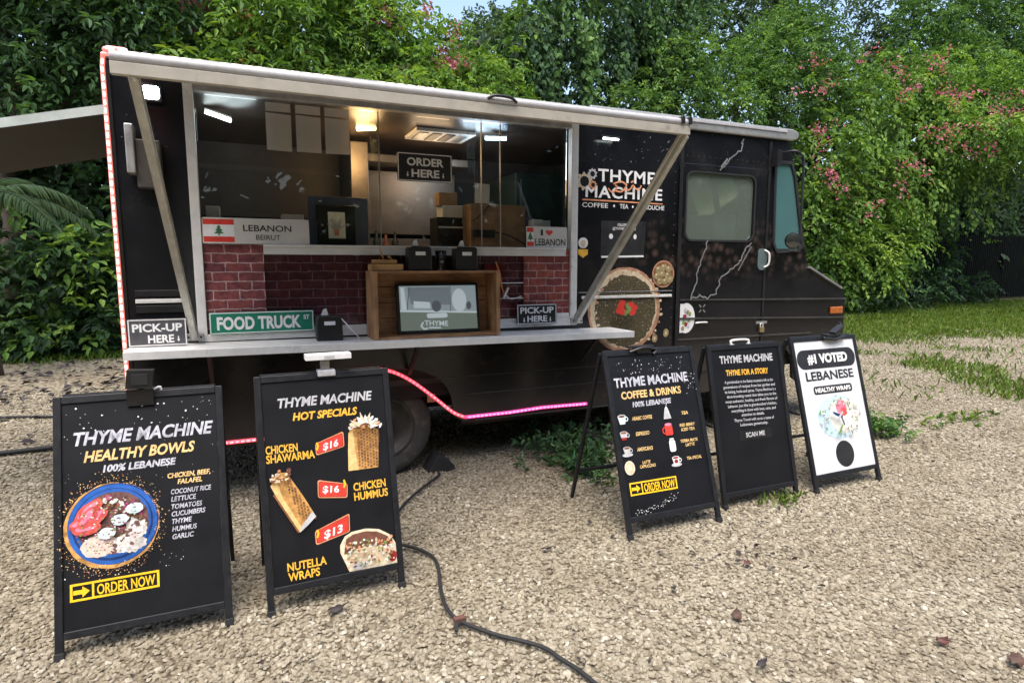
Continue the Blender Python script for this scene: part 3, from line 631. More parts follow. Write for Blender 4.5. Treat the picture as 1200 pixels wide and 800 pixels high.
# --- light green young growth right of the vines, over the cab
t = plant('young_tree', 'light green young tree in front of the vine-covered trees, above the cab roof', 'tree', (10.2, 10), 'trees behind the food truck')
trunk(t, (10.2, 10.2, 0), (10.2, 10, 4.6), .1, .04, M_BARK, [(.5, (9.2, 9.7, 3.9), .03), (.6, (11.2, 9.8, 4.2), .03)], seed=11)
crown('crown', blobs_px([(790, 78, 32, 28, 9.4), (822, 66, 26, 24, 9.4), (800, 115, 40, 28, 9.2), (845, 90, 24, 30, 9.6), (740, 125, 34, 18, 9.1), (855, 130, 36, 24, 9.2), (770, 95, 22, 22, 9.4)]), L_MID, t, .125, .36, 7, .3, .75, .48, (.58, .22))
t = plant('broad_green_tree', 'mid-green bushy tree with airy twigs behind the front end of the cab', 'tree', (14.5, 11), 'trees behind the food truck')
trunk(t, (14.8, 11.3, 0), (14.6, 11, 7), .2, .08, M_BARK, [(.5, (13, 10.7, 5.6), .06), (.6, (16.4, 10.8, 6), .06)], seed=12)
crown('crown', blobs_px([(905, 80, 50, 50, 10.8), (945, 60, 40, 40, 11.2), (880, 120, 45, 40, 10.4), (935, 118, 50, 40, 10.4), (920, 40, 36, 28, 11.4), (970, 100, 40, 36, 11), (870, 85, 30, 30, 10.6)]), L_MID, t, .15, .46, 7, .3, .8, .42, (.36, .22), spread=1.1)

# --- right: coral vine mound
t = plant('coral_vine', 'huge mound of bright green vine dotted with coral pink flowers right of the cab', 'vine', (18.5, 10), 'trees behind the food truck')
trunk(t, (19, 10.6, 0), (19, 10.4, 5.2), .16, .08, M_BARK, [(.6, (17, 10, 4.4), .06), (.7, (21.4, 10, 5.6), .06)], seed=13)
crown('crown', blobs_px([(965, 190, 45, 50, 9.2), (960, 260, 40, 50, 9.0), (1010, 230, 50, 60, 9.2), (1040, 280, 38, 46, 9.0), (1000, 130, 50, 40, 10), (1060, 150, 60, 50, 10), (1110, 130, 60, 45, 10.2), (1160, 140, 55, 45, 10.4), (1090, 190, 50, 40, 9.6), (1005, 300, 50, 40, 8.9), (1060, 100, 60, 34, 10.6), (1130, 95, 60, 34, 11), (1185, 110, 40, 40, 10.8), (955, 320, 36, 34, 8.9), (1080, 235, 22, 36, 9.2), (1190, 165, 40, 30, 8.2, 2.2), (1130, 165, 50, 30, 8.4, 2.2), (1170, 120, 60, 34, 9.0, 2.4), (1240, 150, 60, 40, 8.6, 2.4)]), L_BRI, t, .16, .46, 7, .7, .85, .5, (.34, .26))
st = []
for i in range(44):
    px = rng.uniform(940, 1210); y0 = rng.uniform(110, 230); st.append((px, y0, y0+rng.uniform(30, 80), rng.uniform(7.6, 8.6), 20, .10))
curtain(t, st, L_BRI)
curtain(t, [(rng.uniform(1090, 1200), 190, rng.uniform(225, 285), rng.uniform(8.0, 9.5), 22, .1) for i in range(14)], L_MID)
sp = [(960, 155), (968, 148), (945, 105), (968, 100), (1052, 80), (1056, 84), (1097, 75), (1100, 72), (1105, 105), (1118, 108), (1125, 112), (1060, 108), (1068, 104), (1108, 155), (1112, 158), (1095, 150), (1136, 175), (1160, 172), (1165, 132), (1172, 130), (1185, 130), (972, 205), (974, 200), (985, 218), (1070, 192), (1076, 196), (1027, 240), (1058, 215), (1143, 145), (1190, 108), (1020, 60), (955, 70), (1140, 108), (962, 175)]
flower_sprays(t, [at(x, y, (7.0 if y > 180 else 8.0) if x < 1080 else 7.0) for x, y in sp], L_FLOW, 'flowers', .07, 34, .28)
# --- dark recess and low growth under the overhang
t = plant('shade_shrub', 'dark shrub growing in the shade at the foot of the coral vine and fence', 'shrub', (22, 10.6), 'shrubs along the back of the lot')
trunk(t, (22, 10.8, 0), (22, 10.8, 3), .1, .05, M_BARK, seed=14)
crown('crown', blobs_px([(1110, 338, 40, 16, 10.6), (1060, 335, 40, 24, 9.6), (1010, 345, 40, 18, 8.8), (1090, 300, 26, 34, 11.2)]), L_VINE, t, .18, .45, 7, .6, .6, .5, (.3, .2))
# --- top right and high behind
t = plant('tall_dark_tree', 'tall dark tree with bare trunk and sky showing through, top right of the picture', 'tree', (18.5, 15), 'trees behind the food truck')
trunk(t, (20.2, 15.2, 0), (20.2, 15, 13), .4, .25, M_BARK, [(.75, (18.2, 14.6, 11.5), .1), (.8, (22.4, 14.6, 11.6), .1)], seed=15)
crown('crown', blobs_px([(1010, 40, 22, 40, 15), (1045, 20, 30, 34, 14.6), (985, 15, 22, 24, 15), (900, 10, 34, 24, 14), (940, 0, 30, 18, 15), (1040, 70, 24, 24, 14), (860, 20, 40, 36, 13), (995, 75, 26, 24, 14)]), L_FAR, t, .22, .6, 7, .6, .6, .4, (.3, .2))
t = plant('corner_tree', 'large green tree filling the top right corner above the coral vine', 'tree', (24, 12.6), 'trees behind the food truck')
trunk(t, (24.6, 13, 0), (24.6, 12.6, 9), .25, .12, M_BARK, [(.7, (27, 12, 8.4), .09)], seed=16)
crown('crown', blobs_px([(1085, 45, 45, 36, 12.4), (1120, 70, 40, 26, 12), (1150, 30, 55, 45, 12.6), (1195, 60, 45, 45, 12.4), (1100, 8, 50, 26, 13), (1180, -5, 50, 30, 13), (1230, 120, 40, 60, 12)]), L_MID, t, .185, .5, 7, .4, .85, .45, (.33, .2))
# far wood behind everything
blob = blobs_px([(-40, 150, 160, 330, 12.5, 1.2), (60, 20, 130, 160, 13.0, 1.2), (220, 20, 130, 160, 13.0, 1.2), (360, 40, 90, 120, 13.0, 1.2), (150, 200, 170, 300, 12.5, 1.2), (340, 160, 170, 220, 12.5, 1.2), (470, 175, 100, 120, 12.5, 1.2), (575, 190, 70, 120, 13, 1.2), (730, 120, 105, 190, 13.5, 1.2), (860, 160, 140, 190, 14.5, 1.2), (1000, 250, 120, 170, 14, 1.2), (1100, 200, 130, 170, 14.5, 1.2), (1210, 180, 130, 200, 15, 1.2)])
blob += [((x, 16.5, 2.6), (2.8, 1.2, 3.6)) for x in np.arange(-12, 46, 3.2)]+[((x, 18.5, 2.0), (3.4, 1.2, 4.2)) for x in np.arange(-14, 52, 3.6)]
blob += [((x, 12.5, 2.4), (2.8, 1.4, 4.6)) for x in (-10, -14, -18, -22, -26, -30)]+[((x, 16, 2.4), (2.8, 1.4, 4.6)) for x in (42, 46, 50)]
o = crown('undergrowth', blob, L_FAR, None, .34, .8, 7, .6, 1.3, .55, (.3, .2), front=-.1); tag(o, kind='stuff')

o = crown('undergrowth', [((x, -19+2*math.sin(x), 5.5), (4.6, 2.4, 8.6)) for x in range(-26, 32, 4)]+[((x, -24, 5.5), (4.6, 1.6, 9.5)) for x in range(-34, 42, 5)], L_FAR, None, .75, 1.3, 7, .6, 1.3, .6, (.4, .2), front=-1.1); tag(o, kind='stuff')  # unseen tree rows behind the camera, added to darken reflections in glass and wrap

# slatted fence in the dark recess
t = thing('slatted_fence', 'dark slatted fence in the shade under the vines at the right edge', 'fence', (26, 12.6, 0))
b = MB()
for i in range(130): x = 17+i*.14; b.box(x, x+.085, 12.6, 12.625, .06, 2.9, M_FENCE)
b.build('slats', t)
one('rails', lambda b: [b.box(17, 35.2, 12.626, 12.67, z, z+.07, M_FENCE) for z in (.3, 2.5)], t)
for x in np.arange(17, 35.3, 2.6): boxpart('post', (x, x+.08, 12.672, 12.76, 0, 3.0), M_FENCE, t)

# ------------------------------------------------------------------ the food truck
T = thing('food_truck', 'black food truck with open serving window, aluminium counter and raised flap', 'food truck', (2.5, 1.1, 0))
XR, XF, ZB, ZT, WD = -.66, 3.53, .385, 2.80, 2.2
def arch(cx, r, zb, flat=.84, n=12):
    pts = [(cx-r, zb)]
    for i in range(n+1):
        a = PI-PI*i/n; x = math.copysign(abs(math.cos(a))**.8, math.cos(a)); pts.append((cx+x*r*.86, zb+.05+(flat-zb-.05)*math.sin(a)**.75))
    pts.append((cx+r, zb)); return pts
WX, FX = .93, 4.52
rear_arch = arch(WX, .60, ZB); front_arch = arch(FX, .58, .42, .86)
outer = [(XR, ZB)]+rear_arch+[(XF-.004, ZB), (XF-.004, ZT), (XR, ZT)]
win = [(-.262, 1.115), (2.508, 1.115), (2.508, 2.705), (-.262, 2.705)]
b = MB(); b.plate(outer, 0, .045, M_WRAP, [win]); b.plate([(p[0], p[1]) for p in outer], WD-.045, WD, M_WRAP)
b.box(XR, XR+.04, .0455, WD-.0455, ZB, ZT, M_WRAP)
b.box(XF-.05, XF-.01, .0455, WD-.0455, .9, 1.3, M_DARKI)
b.build('body', T, .006)
one('underbody', lambda b: [b.box(XR+.05, 5.5, .06, WD-.06, .60, .70, M_UNDER), b.box(XR+.05, 5.4, .45, .6, .42, .6, M_UNDER), b.box(XR+.05, 5.4, 1.6, 1.75, .42, .6, M_UNDER),
     b.box(2.0, 2.7, .5, 1.1, .3, .6, M_UNDER), b.tube([(WX, .15, .38), (WX, 2.05, .38)], .06, M_UNDER), b.ball((WX, 1.1, .38), .17, M_UNDER), b.tube([(FX, .2, .38), (FX, 2.0, .38)], .05, M_UNDER),
     b.tube([(1.6, .3, .33), (2.6, .3, .33)], .055, M_RIM, 10), b.box(XR+.06, 0.25, .3, 1.9, .40, .62, M_UNDER)], T)
# roof
b = MB(); n = 10; vs = []
for x in (XR, XF):
    for i in range(n+1): y = WD*i/n; vs.append((x, y, ZT+.002+.055*math.sin(PI*i/n)**.8))
b.add(vs, [(i, i+n+1, i+n+2, i+1) for i in range(n)]+[tuple(range(n+1))[::-1], tuple(range(n+1, 2*n+2))], M_FLAPW, True)
b.build('roof', T)
one('roof_gutter', lambda b: [b.box(XR-.005, XF-.006, -.03, -.001, 2.79, 2.838, M_GUT)], T, .006)
# window frame and sill
one('window_frame', lambda b: [b.box(-.268, -.213, -.012, .05, 1.15, 2.70, M_ALUW), b.box(2.452, 2.512, -.012, .05, 1.15, 2.70, M_ALUW), b.box(-.212, 2.451, -.008, .05, 2.66, 2.71, M_ALU), b.box(-.268, 2.512, -.02, .05, 1.105, 1.149, M_ALUW),
    b.box(-.1, 2.45, -.012, .045, 1.1495, 1.175, M_ALUW), b.box(2.0, 2.44, -.014, .045, 1.1755, 1.205, M_ALUW)], T, .003)
# brick-print lower panels and the tinted sheet in front of the middle
one('brick_panel', lambda b: b.box(-.212, .146, .012, .05, 1.176, 1.728, M_BRICK), T)
one('brick_panel', lambda b: b.box(2.045, 2.451, .012, .05, 1.206, 1.712, M_BRICK2), T)
one('brick_panel', lambda b: b.box(.147, 2.044, .058, .10, 1.176, 1.66, M_BRICK), T, label='brick-print panel dimmed by a tinted sheet')
one('tinted_sheet', lambda b: b.box(.148, 2.043, .020, .026, 1.178, 1.662, M_TINT), T)
one('shelf_edge', lambda b: [b.box(.147, 2.40, -.022, .05, 1.664, 1.711, M_ALUW), b.box(.147, 2.40, -.03, .6, 1.7115, 1.729, M_ALUW)], T, .003)
def cable_bits(b):
    for z in (1.45, 1.33): b.box(2.046-.42, 2.04, .012, .019, z, z+.008, M_ALUW)
one('shelf_wires', cable_bits, T)
# glass panes
for x0, x1, y in ((-.205, .93, .055), (1.60, 2.44, .06), (.88, 1.66, .075)):
    one('window_pane', lambda b: b.box(x0, x1, y, y+.005, 1.735, 2.655, M_GLASS), T)
for x in (.93, 1.70, 1.855): boxpart('pane_edge', (x, x+.006, .04, .052, 1.735, 2.655), M_ALU, T, 0)
# interior
b = MB()
b.box(-.58, 3.40, WD-.10, WD-.06, .72, 2.73, M_WALLI); b.box(-.60, -.585, .12, WD-.1, .72, 2.73, M_DARKI); b.box(3.41, 3.44, .06, WD-.1, .72, 2.73, M_DARKI); b.box(-.58, 3.4, .06, WD-.1, .70, .74, M_DARKI)
b.build('interior_walls', T)
one('interior_ceiling', lambda b: b.box(-.58, 3.4, .06, WD-.1, 2.735, 2.765, M_CEIL), T)
one('extractor_hood', lambda b: [b.plate([(1.12, 1.9), (2.1, 1.9), (2.1, 2.52), (1.12, 2.52)], 1.85, 2.04, M_STEEL), b.box(1.1, 2.12, 1.5, 2.05, 2.55, 2.62, M_STEEL), b.box(.96, 1.118, 1.4, 2.04, 1.75, 2.70, M_STEEL)], T, .006)
one('back_counter', lambda b: [b.box(-.5, 3.3, 1.55, 2.05, .74, 1.62, M_DARKI), b.box(-.5, 3.3, 1.5, 2.06, 1.621, 1.66, M_STEEL), b.box(1.15, 1.95, 1.9, 1.93, 1.661, 1.86, M_STEEL)], T, .005)
boxpart('wall_shelf', (-.5, .9, 1.7, 2.05, 2.02, 2.05), M_DARKI, T)
one('fridge', lambda b: [b.box(2.55, 3.3, 1.3, 1.98, 1.665, 2.5, M_GRN_EQ), b.box(2.6, 3.25, 1.285, 1.299, 1.72, 2.44, M_GRN_EQ)], T, .01)
one('ceiling_vent', lambda b: [b.box(1.40, 1.93, .75, 1.15, 2.705, 2.733, M_ALUW)]+[b.box(1.44+i*.12, 1.52+i*.12, .80, 1.10, 2.698, 2.7045, M_BLK if i in (1, 2) else M_ALU) for i in range(4)], T, .003)
def lamp(name, p, q, r, m, e, col, label):
    o = one(name, lambda b: [b.tube([p, q], r*.8, m, 10), b.bar(p+Vector((0, 0, r*1.3)), q+Vector((0, 0, r*1.3)), r*3.2, r*.7, M_ALUW)], T, label=label); return o
a_, b_ = at(240, 129, .75), at(271, 142, .75); a_.z = min(a_.z, 2.70); b_.z = min(b_.z, 2.70)
lamp('strip_lamp', a_, b_, .017, M_LAMPD, 0, 0, 'lit white strip lamp behind the glass at the upper left')
lamp('strip_lamp', at(569, 162.5, .7), at(593, 163, .7), .016, M_LAMPB, 0, 0, 'lit bluish strip lamp behind the right-hand pane')
lamp('strip_lamp', at(418, 151, .95), at(440, 150, .95), .024, M_LAMPO, 0, 0, 'lit warm yellow lamp above the order sign')
for nm, p, e, c, s in (('warm_light', (1.02, .95, 2.55), 5, (1, .6, .25), .12), ('white_light', (.0, .75, 2.58), 2, (.85, .97, 1), .2), ('blue_light', (2.0, .8, 2.58), 4, (.7, .85, 1), .2), ('warm_light', (1.7, 1.3, 2.5), 2.2, (1, .68, .4), .2)):
    L = bpy.data.lights.new(nm, 'POINT'); L.energy = e; L.color = c; L.shadow_soft_size = s; lo = bpy.data.objects.new(nm, L); COL.objects.link(lo); lo.location = p
# floodlight and small lamp on the outer wall, dispenser on the rear pier
def flood(b): 
    b.box(-.485, -.375, -.075, -.035, 2.555, 2.655, M_BLK); b.box(-.44, -.42, -.036, -.001, 2.58, 2.63, M_BLK); b.plate(rrect(-.474, -.386, 2.567, 2.643, .018), -.079, -.0755, M_LAMPW)
one('floodlight', flood, T, .004, 'lit white floodlight above the left strut')
one('wall_lamp', lambda b: [b.box(2.70, 2.87, -.05, -.001, 2.60, 2.625, M_BLK), b.tube([(2.712, -.05, 2.60), (2.858, -.05, 2.60)], .009, M_LAMPD, 10)], T, .003, 'small lit strip lamp above the painted name')
one('vent_box', lambda b: [b.box(-.575, -.53, -.13, -.001, 2.13, 2.41, M_ALU), b.box(-.5295, -.40, -.10, -.001, 2.05, 2.33, M_RIM)], T, .006)
one('louvre', lambda b: [b.box(-.60, -.30, -.012, -.001, 1.36, 1.385, M_ALUW), b.box(-.60, -.30, -.008, -.001, 1.30, 1.345, M_BLK), b.box(-.6, -.3, -.006, -.001, 1.40, 1.44, M_BLK)], T, .003)
# counter (falls a little to the right)
b = MB(); X0, X1 = -.635, 2.85; zt = lambda x: 1.098-.0095*x
prof = [(-.35, -.05), (-.35, 0), (-.002, 0), (-.002, -.018), (-.30, -.03)]
vs = [(x, y, zt(x)+z) for x in (X0, X1) for y, z in prof]; k = len(prof)
b.add(vs, [(i, (i+1) % k, k+(i+1) % k, k+i) for i in range(k)]+[tuple(range(k))[::-1], tuple(range(k, 2*k))], M_ALUW); b.build('serving_counter', T, .003)
for x in (-.2, 1.1, 2.55): one('counter_bracket', lambda b: [b.bar((x, -.30, zt(x)-.035), (x, -.012, .80), .025, .025, M_BLKM)], T)
# flap: hinged at the roof line, sloping down and out
FL = lambda y: 2.80+(2.462-2.80)*(y/-1.25)
b = MB(); X0, X1 = -.455, 2.575
vs = [(x, y, FL(y)+dz) for x in (X0, X1) for y, dz in ((-.04, 0), (-1.235, 0), (-1.235, -.045), (-.04, -.045))]
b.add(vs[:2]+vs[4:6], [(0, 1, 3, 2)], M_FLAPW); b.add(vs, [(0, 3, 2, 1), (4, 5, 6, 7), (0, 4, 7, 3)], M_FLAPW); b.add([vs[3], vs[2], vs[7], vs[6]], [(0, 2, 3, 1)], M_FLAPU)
b.build('serving_flap', T)
b = MB(); b.tube([(X0, -1.25, 2.462), (X1, -1.25, 2.462)], .023, M_FLAPW, 12); b.box(X0, X1, -1.268, -1.236, 2.388, 2.4405, M_FLAPT); b.build('flap_edge', T, .003)
one('flap_handle', lambda b: b.tube(smooth_path([(1.235, -1.272, 2.462), (1.27, -1.285, 2.478), (1.36, -1.285, 2.476), (1.40, -1.272, 2.458)], 4), .008, M_BLK, 8), T)
for x in (2.50, 2.555): boxpart('flap_clip', (x, x+.025, -1.281, -1.225, 2.448, 2.492), M_BLK, T)
for xa, xb in ((-.285, -.372), (2.50, 2.572)):
    b = MB(); p, q = Vector((xa, -.03, 1.15)), Vector((xb, -1.215, 2.40))
    b.bar(p, q, .052, .012, M_STRUT, (1, 0, 0)); b.bar(p+Vector((-.012, 0, 0)), q+Vector((-.012, 0, 0)), .014, .03, M_STRUT, (1, 0, 0)); b.bar(p+Vector((0, .025, .018)), q+Vector((0, .025, .018)), .006, .03, M_STRUT, (1, 0, 0)); b.bar(p+Vector((0, -.025, -.018)), q+Vector((0, -.025, -.018)), .006, .03, M_STRUT, (1, 0, 0))
    b.ball(tuple(q+Vector((0, -.015, -.015))), .014, M_ALUW); b.ball(tuple(p+Vector((0, -.015, .02))), .014, M_ALUW)
    st_ = b.build('flap_strut', T)
    one('strut_bracket', lambda b: [b.box(xa-.05, xa+.05, -.045, -.013, 1.118, 1.162, M_ALU), b.ball((xa-.035, -.047, 1.14), .007, M_RUB, 8, 6), b.ball((xa+.035, -.047, 1.14), .007, M_RUB, 8, 6)], st_, .003)
# rear canopy
b = MB(); z = lambda x: 2.575+(x+.70)*.245
vs = [(x, y, z(x)+dz) for x in (-.70, -2.3) for y in (.2, 1.62) for dz in (-.055, .0)]
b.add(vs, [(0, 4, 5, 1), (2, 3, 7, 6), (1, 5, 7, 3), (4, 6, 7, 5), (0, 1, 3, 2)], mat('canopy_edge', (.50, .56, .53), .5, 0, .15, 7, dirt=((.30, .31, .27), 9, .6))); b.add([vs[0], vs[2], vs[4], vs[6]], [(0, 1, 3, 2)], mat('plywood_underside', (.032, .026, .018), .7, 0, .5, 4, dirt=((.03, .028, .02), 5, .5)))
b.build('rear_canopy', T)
for y_ in (.25, 1.55): one('canopy_bracket', lambda b: b.bar((-.665, y_, 2.60), (-.80, y_, 2.53), .03, .03, M_BLKM), T)
# cab
cab = [(XF+.004, .42)]+front_arch+[(5.60, .46), (5.70, .60), (5.70, 1.24), (5.63, 1.35), (5.13, 1.575), (4.83, 2.68), (4.79, 2.745), (XF+.004, 2.745)]
dwin = rrect(3.60, 4.38, 1.815, 2.395, .07)
qwin = [(4.668, 1.80), (4.70, 1.745), (4.99, 1.745), (5.025, 1.79), (4.875, 2.43), (4.825, 2.535), (4.68, 2.535), (4.645, 2.50)]
ddoor = [(3.55, .62), (4.53, .62), (4.53, 2.47), (3.55, 2.47)]
b = MB(); b.plate(cab, 0, .04, M_WRAP, [dwin, qwin]); b.plate(cab, WD-.04, WD, M_WRAP, [dwin, qwin])
def strip(b, pts, m, y0=.0405, y1=WD-.0405):
    for (x0, z0), (x1, z1) in zip(pts[:-1], pts[1:]):
        d = Vector((x1-x0, z1-z0)).normalized(); nx, nz = -d.y*-.03, d.x*-.03
        b.add([(x0, y0, z0), (x0, y1, z0), (x1, y1, z1), (x1, y0, z1), (x0+nx, y0, z0+nz), (x0+nx, y1, z0+nz), (x1+nx, y1, z1+nz), (x1+nx, y0, z1+nz)], [(0, 3, 2, 1), (4, 5, 6, 7), (0, 1, 5, 4), (2, 3, 7, 6)], m)
strip(b, [(5.70, .60), (5.70, 1.24), (5.63, 1.35), (5.13, 1.575)], M_WRAP)
b.box(4.56, 5.4, .05, WD-.05, .70, .74, M_UNDER); b.box(3.5, 4.6, .05, WD-.05, .70, .74, M_UNDER)
b.box(4.98, 5.12, .05, WD-.05, .9, 1.60, M_DARKI)
b.build('cab', T, .008)
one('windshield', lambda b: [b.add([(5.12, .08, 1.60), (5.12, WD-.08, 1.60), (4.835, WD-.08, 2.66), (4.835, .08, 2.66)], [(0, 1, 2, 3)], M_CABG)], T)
for y_ in (.06, 1.1, WD-.06): one('windshield_post', lambda b: b.bar((5.125, y_, 1.58), (4.832, y_, 2.68), .06, .03, M_BLK, (0, 1, 0)), T)
# cab roof edge: pale rounded gutter with a lighter strip
b = MB(); b.plate([(2.60, 2.748), (4.80, 2.748), (4.86, 2.765), (4.885, 2.80), (4.86, 2.835), (4.80, 2.852), (2.60, 2.852)], -.035, -.002, M_GUT)
b.build('cab_gutter', T, .012)
one('gutter_strip', lambda b: b.box(2.60, 4.72, -.043, -.0355, 2.812, 2.836, M_FLAPW), T, .003)
one('cab_roof', lambda b: [b.box(XF+.004, 4.80, .0, WD, 2.746, 2.83, M_WRAP)], T, .02)
# doors of the cab
D = one('cab_door', lambda b: [b.plate(ddoor, -.014, -.002, M_WRAP, [dwin])], T, .004)
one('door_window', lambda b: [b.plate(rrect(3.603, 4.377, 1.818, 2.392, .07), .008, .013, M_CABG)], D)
one('window_seal', lambda b: [b.plate(rrect(3.585, 4.395, 1.80, 2.41, .08), -.019, -.0145, M_RUB, [dwin])], D)
def hnd(b):
    b.plate(rrect(4.455, 4.565, 1.545, 1.745, .04), -.022, -.015, mat('teal_grey_handle_plate', (.10, .14, .14), .4)); b.tube(smooth_path([(4.53, -.02, 1.73), (4.56, -.05, 1.70), (4.56, -.05, 1.60), (4.53, -.02, 1.57)], 4), .009, M_ALUW, 8)
one('door_handle', hnd, D)
one('padlock', lambda b: [b.box(4.505, 4.555, -.045, -.022, .955, 1.005, M_BRASS), b.tube(smooth_path([(4.515, -.033, 1.0), (4.515, -.033, 1.035), (4.545, -.033, 1.035), (4.545, -.033, 1.0)], 4), .005, M_ALUW, 6), b.box(4.47, 4.61, -.021, -.015, 1.035, 1.06, M_ALU)], D, .003)
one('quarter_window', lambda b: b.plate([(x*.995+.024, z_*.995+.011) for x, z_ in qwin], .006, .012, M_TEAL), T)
one('quarter_seal', lambda b: b.plate([(4.645, 1.79), (4.69, 1.715), (5.0, 1.715), (5.052, 1.785), (4.90, 2.44), (4.842, 2.565), (4.665, 2.565), (4.618, 2.51)], -.012, -.001, M_RUB, [qwin]), T)
one('cab_seat', lambda b: [b.box(3.9, 4.35, .35, .85, 1.0, 1.25, M_DARKI), b.box(3.8, 3.95, .35, .85, 1.2, 2.1, M_DARKI)], T, .03)
tag(one('reflection_box', lambda b: b.box(4.02, 4.30, .12, .5, 1.5, 2.06, M_CARDW), None, .01), 'white box added behind the cab door window in place of a reflection', 'box')  # added box that stands in for a white reflection on the glass
def mirror(b):
    b.tube(smooth_path([(4.66, -.01, 2.62), (4.70, -.14, 2.63), (4.755, -.17, 2.60), (4.80, -.17, 2.50), (4.80, -.17, 1.80), (4.74, -.14, 1.72), (4.70, -.01, 1.70)], 5), .011, M_BLK, 8)
    b.box(4.56, 4.62, -.09, -.002, 2.50, 2.64, M_BLK); b.tube([(4.80, -.17, 1.82), (4.72, -.20, 1.81)], .008, M_BLK)
one('mirror_arm', mirror, T)
one('wing_mirror', lambda b: [b.lathe([(0, -.02), (.06, -.016), (.075, 0), (.07, .008)], (4.68, -.205, 1.815), (-.45, -.9, 0), M_BLK, 24), b.lathe([(.066, .0085), (.04, .016), (0, .02)], (4.68, -.205, 1.815), (-.45, -.9, 0), mat('mirror_face', (.12, .13, .12), .1, .8), 24)], T)
one('marker_light', lambda b: b.box(5.475, 5.65, -.022, -.001, 1.098, 1.17, M_AMBER), T, .01, 'amber marker light')
one('bumper', lambda b: b.box(5.702, 5.80, -.02, WD+.02, .50, .74, M_BLK), T, .02)
for y in (.28, WD-.28): one('headlight', lambda b: b.lathe([(.10, 0), (.10, .02), (.085, .03), (0, .05)], (5.70, y, 1.0), (1, 0, 0), M_ALUW, 24), T)
one('grille', lambda b: [b.box(5.701, 5.715, .5, 1.7, .86+i*.05, .885+i*.05, M_BLK) for i in range(6)], T)
one('hood_trim', lambda b: b.bar((5.14, -.006, 1.572), (5.62, -.006, 1.357), .02, .035, M_ALU, (0, 1, 0)), T)
one('door_hook', lambda b: b.tube(smooth_path([(3.75, -.015, 1.068), (3.76, -.03, 1.075), (3.86, -.03, 1.075), (3.87, -.015, 1.068)], 3), .008, M_ALUW), T)
# rails and seams
for x0, z0, x1, z1 in ((3.56, 1.285, 5.69, 1.25), (3.56, 1.12, 5.69, 1.06), (3.55, .93, 5.2, .92)): one('rub_rail', lambda b: b.bar((x0, -.017, z0), (x1, -.017, z1), .014, .016, M_SEAM, (0, 1, 0)), T)
for d_ in ((1.55, 3.52, .600, .607), (1.3, 3.52, .742, .748), (1.62, 3.52, .39, .40), (XR, -.28, .80, .806)): boxpart('seam_strip', (d_[0], d_[1], -.006, -.001, d_[2], d_[3]), M_SEAM, T, 0)
one('white_rail', lambda b: [b.box(2.56, 3.47, -.018, -.001, 1.315, 1.338, M_ALUW), b.box(2.53, 3.48, -.008, -.001, 1.364, 1.372, M_LINE)], T, .003)
for d_ in ((XF-.016, XF+.018, -.022, -.015, .46, 2.72), (XR-.004, XR+.02, -.012, -.001, .42, 2.78), (4.538, 4.562, -.02, -.001, .62, 2.72)): boxpart('corner_trim', d_, M_BLK, T, .003)
def rivets(b):
    rn = random.Random(4)
    for i in range(26): b.ball((rn.uniform(2.62, 3.46), -.001, rn.uniform(2.42, 2.68)), rn.uniform(.003, .0065), M_LINE, 6, 4)
    for i in range(15): b.ball((3.60+i*.063, -.002, 2.535), .0045, M_SEAM, 6, 4)
    for i in range(24): b.ball((XF-.05, -.002, .5+i*.09), .005, M_SEAM, 6, 4)
one('rivets', rivets, T)
# wheels
def wheel(x, y, out):
    c = (x, y, .372)
    tr = one('tyre', lambda b: b.lathe([(.235, -.10), (.30, -.118), (.345, -.112), (.365, -.09), (.372, -.03), (.372, .03), (.365, .09), (.345, .112), (.30, .118), (.235, .10)], c, (0, out, 0), M_TYRE, 40), None)
    return tr
for x, y, o_ in ((WX, .20, -1), (WX, 2.0, 1), (FX, .19, -1), (FX, 2.01, 1)):
    W = one('wheel', lambda b: b.lathe([(.0, .07), (.07, .07), (.085, .02), (.16, .01), (.21, .05), (.236, .10), (.236, -.10), (0, -.10)], (x, y, .372), (0, o_, 0), M_RIM, 36), T)
    tr = wheel(x, y, o_); tr.parent = W
one('splash_plate', lambda b: b.box(1.25, 1.31, .03, .045, .56, .62, M_CARD), T)

# ---- printed livery
b = MB(); y = -.002
def P2(px, py): q = at(px, py, 0); return (q.x, q.z)
b.text('THYME', 2.700, 3.262, 2.272, .098, y, M_WHITE, .022, 0, .0, 1.1); b.text('MACHINE', 2.585, 3.345, 2.142, .092, y, M_WHITE, .022, 0, .0, 1.1)
b.build('painted_name', T)
one('painted_tagline', lambda b: [b.text('COFFEE', 2.556, 2.80, 2.060, .036, y, M_WHITE, .01), b.disc(2.86, 2.078, .009, .011, y, M_WHITE, 10), b.text('TEA', 2.915, 3.00, 2.060, .036, y, M_WHITE, .01), b.disc(3.045, 2.078, .009, .011, y, M_WHITE, 10), b.text('MANOUCHE', 3.09, 3.37, 2.060, .036, y, M_WHITE, .01), b.poly([(2.554, 2.113), (3.35, 2.107), (3.35, 2.116), (2.554, 2.125)], y, M_SALM)], T)
def gear(b, u, v, r, hole, m, teeth=9):
    pts = []
    for i in range(teeth*4): a = 2*PI*i/(teeth*4)+.2; k = r if i % 4 in (0, 1) else r*.78; pts.append((u+k*math.cos(a), v+k*math.sin(a)))
    b.poly(pts, y, m); b.disc(u, v, hole, hole, y, M_POST, 20)
def gears(b): gear(b, 2.575, 2.262, .075, .042, M_CREAM); gear(b, 2.648, 2.325, .045, .022, M_GREYP2); gear(b, 2.655, 2.238, .036, .018, M_SALM)
one('gear_emblem', gears, T)
